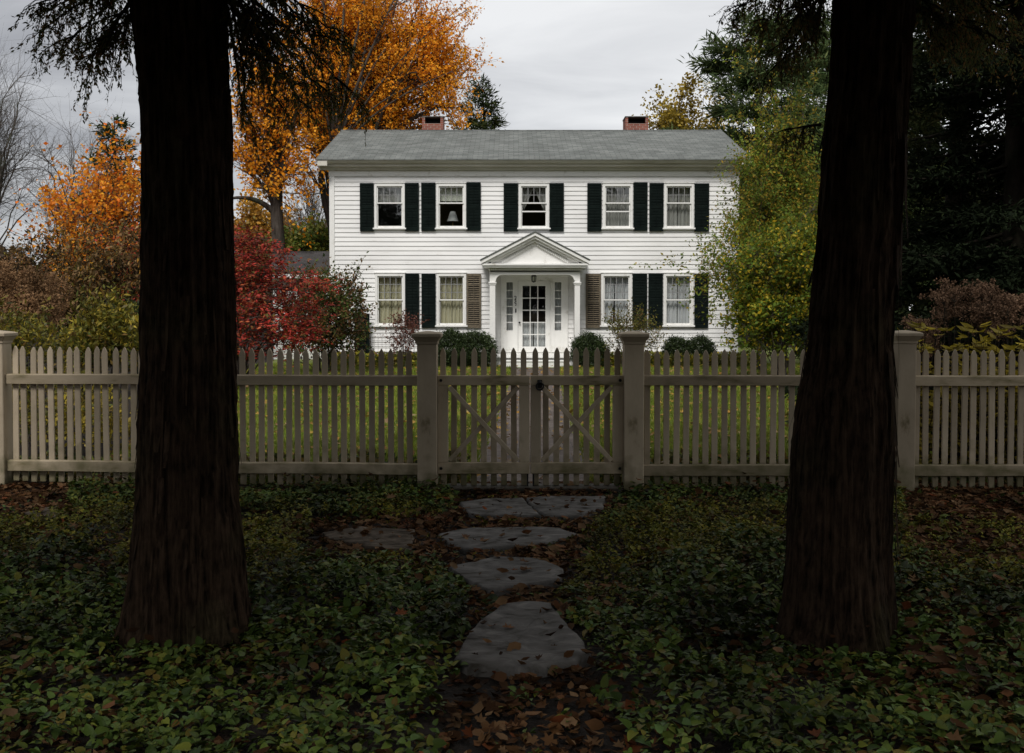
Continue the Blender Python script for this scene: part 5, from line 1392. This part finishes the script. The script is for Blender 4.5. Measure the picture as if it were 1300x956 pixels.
hm_m = leaf_mat('hemlock_needle', [(0.022, 0.034, 0.012), (0.036, 0.054, 0.018), (0.052, 0.072, 0.022), (0.080, 0.075, 0.022)], 0.2, 0.7, 0.08, (0.5, 1.3), 0.6)
dk = P(1300, 440, 13.2)
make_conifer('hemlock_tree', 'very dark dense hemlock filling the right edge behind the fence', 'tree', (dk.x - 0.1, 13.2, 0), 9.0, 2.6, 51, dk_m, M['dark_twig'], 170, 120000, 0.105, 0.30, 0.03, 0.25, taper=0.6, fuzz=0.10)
dk2 = P(1215, 440, 16.5)
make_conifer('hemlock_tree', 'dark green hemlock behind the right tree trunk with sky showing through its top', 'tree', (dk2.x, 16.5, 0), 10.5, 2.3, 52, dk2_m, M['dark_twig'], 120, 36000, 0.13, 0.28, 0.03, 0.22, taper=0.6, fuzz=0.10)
dk3 = P(1130, 440, 30)
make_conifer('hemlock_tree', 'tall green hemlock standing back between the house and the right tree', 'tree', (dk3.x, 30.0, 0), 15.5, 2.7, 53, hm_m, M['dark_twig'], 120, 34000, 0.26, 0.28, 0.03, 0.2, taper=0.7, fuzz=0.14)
pn_m = leaf_mat('pine_needle', [(0.046, 0.074, 0.030), (0.075, 0.115, 0.042), (0.110, 0.150, 0.056), (0.135, 0.155, 0.052)], 0.3, 0.6, 0.1, (0.45, 1.35), 0.5)
pw = P(962, 300, 46)
make_conifer('white_pine', 'tall white pine with tufted boughs rising behind the right end of the roof', 'tree', (pw.x, 46, 0), 15.0, 5.2, 54, pn_m, M['dark_twig'], 75, 38000, 0.42, 0.16, 0.30, -0.05, taper=0.42, gaps=0.12, upturn=0.12, fuzz=0.22)
pw2 = P(1075, 300, 52)
make_conifer('white_pine', 'broad dark pine behind the right foreground trunk', 'tree', (pw2.x, 52, 0), 21.0, 6.0, 55, pn_m, M['dark_twig'], 90, 42000, 0.45, 0.18, 0.15, -0.02, taper=0.5, gaps=0.1, upturn=0.1, fuzz=0.25)
# beyond the roof
yl_m = leaf_mat('yellow_tree_leaf', [(0.22, 0.15, 0.02), (0.36, 0.25, 0.03), (0.46, 0.33, 0.05), (0.28, 0.22, 0.04)], 0.3, 0.5, 0.2)
y1 = P(853, 300, 50)
make_tree('yellow_tree', 'round yellow leaved tree just behind the right chimney', 'tree', (y1.x, 50, 0), (y1.x, 50, 9), 0.22, [B(853, 140, 50, 27, 26), B(845, 165, 50, 26, 20), B(868, 160, 50, 24, 24)], 16, 110, 320, 6500, 0.17, yl_m, M['maple_bark'], 61, sub_len=0.9, twig_len=0.5, jit=0.2)
y2 = P(902, 300, 52)
make_tree('yellow_tree', 'thin yellow tree with sparse leaves in front of the pine behind the roof', 'tree', (y2.x, 52, 0), (y2.x, 52, 9), 0.2, [B(900, 125, 52, 16, 26), B(905, 160, 52, 24, 22)], 14, 90, 260, 2600, 0.16, yl_m, M['maple_bark'], 62, sub_len=0.9, twig_len=0.5, jit=0.2)
sp1 = P(612, 300, 48)
make_conifer('spruce_tree', 'dark green spruce top showing above the roof beside the orange maple', 'tree', (sp1.x, 48, 0), 12.6, 3.6, 63, hm_m, M['dark_twig'], 110, 36000, 0.26, 0.22, 0.12, 0.05, taper=0.75, upturn=0.25, fuzz=0.15)

# ------------------------------------------------------------------ left side trees
mp_m = leaf_mat('maple_leaf_orange', [(0.72, 0.23, 0.012), (0.86, 0.33, 0.018), (0.90, 0.42, 0.032), (0.80, 0.28, 0.014), (0.92, 0.50, 0.05), (0.64, 0.23, 0.022)], 0.36, 0.6, 0.1, (0.75, 1.15), 0.35)
b2 = P(414, 440, 37)
make_tree('orange_maple', 'great orange maple rising behind the left end of the roof', 'tree', (b2.x, 37, 0), (b2.x + 0.7, 37.5, 7.5), 0.36,
          [B(470, 120, 37.5, 80, 75), B(520, 60, 38, 72, 72), B(430, 40, 37.5, 80, 70), B(545, 120, 38, 52, 48), B(480, -30, 38, 90, 60), B(400, 130, 37, 40, 50), B(570, 50, 38, 32, 60), B(432, 210, 37, 18, 40), B(560, 150, 38, 32, 20)],
          70, 1000, 3800, 105000, 0.095, mp_m, M['maple_bark'], 71, jit=0.09, sub_len=1.4, twig_len=0.7, up=0.9, fork=0.45, rtop=0.5, hang=0.4, sides=12,
          extra=[(P(420, 235, 36.9), P(428, 150, 36), P(c_, d_, 36.2), r_ * 0.6) for c_, d_, r_ in ((470, -30, 0.17), (500, 0, 0.14), (545, 40, 0.11), (410, 0, 0.15), (440, -40, 0.16), (575, 90, 0.09), (520, 110, 0.10), (385, 60, 0.10), (490, 60, 0.12))])
b1 = P(354, 440, 34)
make_tree('orange_maple', 'slender orange maple left of the house with sky through its branches', 'tree', (b1.x, 34, 0), (b1.x - 0.1, 34, 9.5), 0.30,
          [B(330, 205, 34, 44, 16), B(318, 165, 34, 30, 24), B(378, 165, 34, 26, 48), B(340, 120, 34, 44, 46), B(365, 60, 34, 40, 50), B(368, 218, 33.8, 20, 16), B(385, 120, 34, 26, 40), B(322, 226, 33.6, 22, 6)],
          36, 420, 1500, 10500, 0.115, mp_m, M['maple_bark'], 72, jit=0.07, sub_len=1.1, twig_len=0.55, up=0.55, fork=0.42, rtop=0.4, hang=0.4, sides=12,
          extra=[(P(354, 277, 34), P(330, 245, 33.8), P(292, 252, 33.5), 0.12), (P(352, 250, 34), P(338, 205, 34), P(338, 130, 34.2), 0.14)])
sap_m = leaf_mat('orange_sapling_leaf', [(0.66, 0.20, 0.014), (0.78, 0.31, 0.022), (0.82, 0.42, 0.04), (0.70, 0.15, 0.014), (0.50, 0.26, 0.04)], 0.36, 0.6, 0.1, (0.8, 1.15))
b3 = P(120, 440, 24)
make_tree('young_maple', 'small orange and yellow maple left of the left trunk', 'tree', (b3.x, 24, 0), (b3.x + 0.2, 24, 4.0), 0.10,
          [B(145, 215, 24, 30, 36), B(110, 255, 24, 48, 26), B(160, 250, 24, 30, 46), B(72, 285, 24, 40, 22), B(152, 180, 24, 16, 12), B(205, 230, 24, 40, 50), B(70, 240, 24, 22, 12), B(110, 325, 23.2, 60, 26)],
          44, 420, 1500, 7000, 0.092, sap_m, M['twig'], 73, jit=0.05, sub_len=0.8, twig_len=0.5, up=0.9, fork=0.1, hang=0.4, thin=0.6)
sp2 = P(147, 300, 33)
make_conifer('spruce_tree', 'dark spruce with ragged top behind the small orange maple', 'tree', (sp2.x, 33, 0), P(147, 152, 33).z, 2.2, 74, hm_m, M['dark_twig'], 70, 15000, 0.22, 0.22, 0.12, 0.0, taper=0.8, upturn=0.2, gaps=0.15, fuzz=0.1)
def bare(px, Y, top_py, rx, seed, lab, lean=0.0, n=(34, 520, 1700), r0=0.2):
    b = P(px, 440, Y); zt = P(px, top_py, Y).z
    make_tree('bare_tree', lab, 'tree', (b.x, Y, 0), (b.x + lean, Y, zt * 0.55), r0, [B(px + lean * 30, top_py + (330 - top_py) * 0.35, Y, rx, (330 - top_py) * 0.36), B(px + lean * 30, top_py + (330 - top_py) * 0.6, Y, rx * 1.2, (330 - top_py) * 0.3)],
              n[0], n[1], n[2], 0, 0, None, M['bare_twig'], seed, sub_len=1.5, twig_len=0.9, up=1.0, fork=0.2, thin=0.72)
bare(-12, 40, 60, 75, 81, 'bare grey tree with fine upswept twigs at the far left edge', n=(36, 620, 2600))
bare(95, 44, 150, 55, 82, 'leafless twiggy tree behind the small orange maple', n=(26, 380, 1200))
bare(395, 52, 200, 40, 83, 'bare brown tree seen between the two orange maple trunks', n=(22, 320, 1000))
bare(868, 58, 105, 14, 84, 'thin bare tree behind the yellow tree at the roof', n=(10, 70, 260), r0=0.14)
og_m = leaf_mat('far_orange_leaf', [(0.34, 0.16, 0.02), (0.46, 0.24, 0.03), (0.40, 0.20, 0.03), (0.20, 0.16, 0.04)], 0.3, 0.6, 0.2)
b4 = P(320, 440, 58)
make_tree('distant_maple', 'distant golden orange tree low behind the slender maple', 'tree', (b4.x, 58, 0), (b4.x, 58, 5), 0.22, [B(320, 290, 58, 40, 22), B(300, 310, 58, 40, 22), B(345, 300, 58, 34, 20)], 18, 130, 360, 9000, 0.22, og_m, M['maple_bark'], 64, sub_len=1.2, twig_len=0.7, jit=0.25)
gs_m = leaf_mat('green_shrub_leaf', [(0.06, 0.10, 0.018), (0.11, 0.15, 0.02), (0.17, 0.18, 0.025), (0.22, 0.17, 0.03)], 0.3, 0.5, 0.2)
make_bush('lilac_bush', 'yellow green bush showing above the dark shed roof', 'bush', (*P(392, 420, 41)[:2], 0), [B(398, 306, 41, 26, 16), B(375, 318, 41, 30, 16), B(405, 322, 41, 16, 18)], 620, 10, 0.5, 0.14, gs_m, M['twig'], 35, up=0.6)
# left garden behind the fence
br_m = leaf_mat('dried_leaf_brown', [(0.060, 0.038, 0.018), (0.13, 0.080, 0.034), (0.20, 0.125, 0.052), (0.34, 0.22, 0.10), (0.12, 0.048, 0.020), (0.15, 0.125, 0.026), (0.045, 0.032, 0.016), (0.42, 0.20, 0.03)], 0.25, 0.6, 0.1, (0.2, 1.5), 1.9)
make_bush('dried_shrub', 'tall brown shrub of withered hanging leaves behind the fence near the left trunk', 'bush', (*P(110, 440, 18)[:2], 0),
          [B(115, 350, 18, 50, 40), B(155, 335, 18, 30, 50), B(95, 380, 17.8, 60, 40), B(80, 320, 18.3, 16, 36), B(40, 330, 18.3, 30, 26), B(120, 310, 18.3, 18, 24), B(200, 350, 18, 40, 50)], 1000, 9, 0.36, 0.08, br_m, M['dark_twig'], 36, up=0.5, hang=0.9, width=0.4, n_stem=90, p=0.7)
pl_m = leaf_mat('plume_rust', [(0.14, 0.080, 0.040), (0.22, 0.125, 0.060), (0.30, 0.18, 0.09), (0.16, 0.08, 0.04)], 0.2, 0.8, 0.1, (0.5, 1.4), 2.0)
make_bush('plume_plant', 'rust brown feathery seed heads in a mound at the left edge behind the fence', 'plant', (*P(20, 440, 14)[:2], 0),
          [B(10, 365, 14, 38, 28), B(50, 375, 14, 32, 28), B(-30, 360, 14, 40, 30), B(30, 400, 13.8, 55, 26)], 900, 22, 0.14, 0.035, pl_m, M['dark_twig'], 37, up=1.0, jit=0.02, n_stem=60, rs=0.006, child='seed_heads')
gp_m = leaf_mat('perennial_leaf', [(0.06, 0.07, 0.014), (0.13, 0.13, 0.02), (0.22, 0.19, 0.025), (0.36, 0.26, 0.03), (0.07, 0.095, 0.02), (0.17, 0.095, 0.025)], 0.3, 0.5, 0.2, (0.35, 1.4), 1.6)
make_bush('goldenrod_clump', 'yellow green leafy perennial clump behind the fence left of the left trunk', 'plant', (*P(130, 440, 12.5)[:2], 0), [B(135, 420, 12.5, 28, 38), B(150, 440, 12.4, 30, 36), B(110, 450, 12.4, 30, 24)], 420, 11, 0.24, 0.075, gp_m, M['twig'], 38, up=1.0, width=0.35, n_stem=40, rs=0.006)
g2_m = leaf_mat('green_perennial_leaf', [(0.022, 0.045, 0.012), (0.035, 0.068, 0.016), (0.05, 0.085, 0.02)], 0.3, 0.5, 0.2)
make_bush('green_perennial', 'dense green feathery plant touching the left trunk behind the fence', 'plant', (*P(175, 440, 13)[:2], 0), [B(175, 425, 13, 28, 34), B(190, 450, 13, 36, 40)], 420, 13, 0.2, 0.055, g2_m, M['twig'], 39, up=1.0, width=0.25, n_stem=30, rs=0.005)
make_bush('leafy_clump', 'mixed brown and green plants low behind the fence at the far left', 'plant', (*P(40, 440, 12)[:2], 0), [B(40, 440, 12, 50, 34), B(-20, 430, 12, 50, 40), B(75, 450, 11.8, 36, 30), B(60, 520, 11, 80, 45)], 700, 10, 0.22, 0.065, gp_m, M['twig'], 40, up=0.8, width=0.4, n_stem=40, rs=0.006)
ye_m = leaf_mat('golden_leaf', [(0.20, 0.15, 0.02), (0.34, 0.26, 0.03), (0.44, 0.34, 0.04), (0.16, 0.15, 0.03)], 0.3, 0.45, 0.25)
make_bush('marigold_clump', 'low orange yellow plants seen through the left fence pickets', 'plant', (*G(110, 560), 0), [B(110, 535, 11, 35, 30), B(150, 550, 11.2, 26, 22)], 150, 9, 0.16, 0.055, ye_m, M['twig'], 44, up=0.8, n_stem=16, rs=0.005)
# right bed: dried flower heads and golden long leaves
def right_bed():
    rng = np.random.default_rng(90)
    jb = P(1235, 440, 10.8)
    root = thing('joe_pye_weed', (jb.x, 10.8, 0), 'tall dried plant with fluffy brown flower heads behind the right fence', 'plant')
    mb = MB(); pos = []
    for k in range(100):
        px = 1150 + 210 * rng.random(); hpy = 368 + 12 * math.sin(px * 0.045) + 52 * rng.random() ** 1.3 + (26 if px < 1185 else 0); Yk = 10.3 + 1.2 * rng.random(); e = np.array(P(px, hpy, Yk)); s0 = np.array([e[0] + rng.normal() * 0.12, Yk, 0])
        mb.tube(bez(s0, (s0 + e) / 2 + rng.normal(size=3) * 0.04, e, 6), np.linspace(0.007, 0.003, 6), 4, False)
        for h in range(10):
            c = e + rng.normal(size=3) * np.array([0.06, 0.06, 0.035]); mb.tube([e - np.array([0, 0, 0.08]), c], [0.002, 0.0015], 3, False)
            pos.append(c + rng.normal(size=(20, 3)) * 0.016)
    obj('stems', mb, M['dark_twig'], root)
    pos = np.concatenate(pos); n = len(pos)
    leaves('flower_heads', pos, rdirs(n, rng), rdirs(n, rng), 0.016 + 0.016 * rng.random(n), leaf_mat('dried_flower', [(0.10, 0.058, 0.034), (0.17, 0.100, 0.062), (0.26, 0.165, 0.105)], 0.2, 0.9, 0.1), root, 'diamond', 0.7)
    gb = P(1230, 440, 9.9)
    root = thing('golden_plant', (gb.x, 9.9, 0), 'plant with long yellow autumn leaves pressing against the right fence', 'plant')
    mb = MB(); pp, dd = [], []
    for k in range(210):
        x = P(1150 + 190 * rng.random(), 440, 9.9).x; Yk = 9.45 + 0.75 * rng.random(); top = 0.55 + 0.95 * rng.random(); s0 = np.array([x, Yk, 0]); e = s0 + np.array([rng.normal() * 0.18, rng.normal() * 0.1, top])
        q = bez(s0, s0 + np.array([0, 0, top * 0.6]), e, 7); mb.tube(q, np.linspace(0.006, 0.002, 7), 4, False)
        for i in range(1, 7):
            for _ in range(2):
                a = rng.random() * 6.283; pp.append(q[i]); dd.append([math.cos(a), math.sin(a) * 0.7, 0.35 - 0.4 * rng.random()])
    obj('stems', mb, M['dark_twig'], root)
    n = len(pp); leaves('foliage', np.array(pp), np.array(dd), unit(rng.normal(size=(n, 3)) * 0.35 + np.array([0, -0.3, 0.8])), 0.07 + 0.09 * rng.random(n),
                        leaf_mat('golden_long_leaf', [(0.20, 0.17, 0.018), (0.36, 0.28, 0.025), (0.50, 0.38, 0.035), (0.28, 0.23, 0.03), (0.18, 0.13, 0.03)], 0.35, 0.5, 0.25), root, 'curl', 0.3)
right_bed()

# ------------------------------------------------------------------ far woods
rng = np.random.default_rng(95)
def woods(name, label, x0, x1, Y, hfun, n, size, mat):
    X = x0 + (x1 - x0) * rng.random(n); H = np.array([hfun(x) for x in X]); Z = H * rng.random(n) ** 0.7; Yv = Y + 6 * rng.random(n)
    o = leaves(name, np.stack([X, Yv, Z], 1), rdirs(n, rng), rdirs(n, rng), size * (0.5 + rng.random(n)), mat, None, 'diamond', 0.6); o['kind'] = 'stuff'; o['label'] = label
fw_m = leaf_mat('far_wood_leaf', [(0.05, 0.038, 0.030), (0.085, 0.062, 0.045), (0.12, 0.08, 0.05), (0.06, 0.06, 0.03), (0.20, 0.10, 0.03)], 0.2, 0.8, 0.1, (0.5, 1.3), 0.12)
woods('far_woods', 'brownish grey woods far behind the left garden', -75, 0, 72, lambda x: 5.6 + 1.3 * math.sin(x * 0.4) + 0.9 * math.sin(x * 1.3 + 1), 26000, 0.8, fw_m)
fw2 = leaf_mat('far_dark_leaf', [(0.012, 0.018, 0.008), (0.022, 0.03, 0.012), (0.03, 0.035, 0.012)], 0.1, 0.8, 0.1)
woods('far_evergreens', 'dark evergreen woods far behind on the right', 8, 85, 62, lambda x: 9 + 2.5 * math.sin(x * 0.3) + 1.0 * math.sin(x * 1.1), 26000, 0.9, fw2)
woods('roadside_woods', 'dark woods across the road, reflected in the window panes', -60, 60, -42, lambda x: 11.3 + 1.5 * math.sin(x * 0.8) + 0.9 * math.sin(x * 2.3) + 0.5 * math.sin(x * 5.0), 30000, 1.0, fw2)
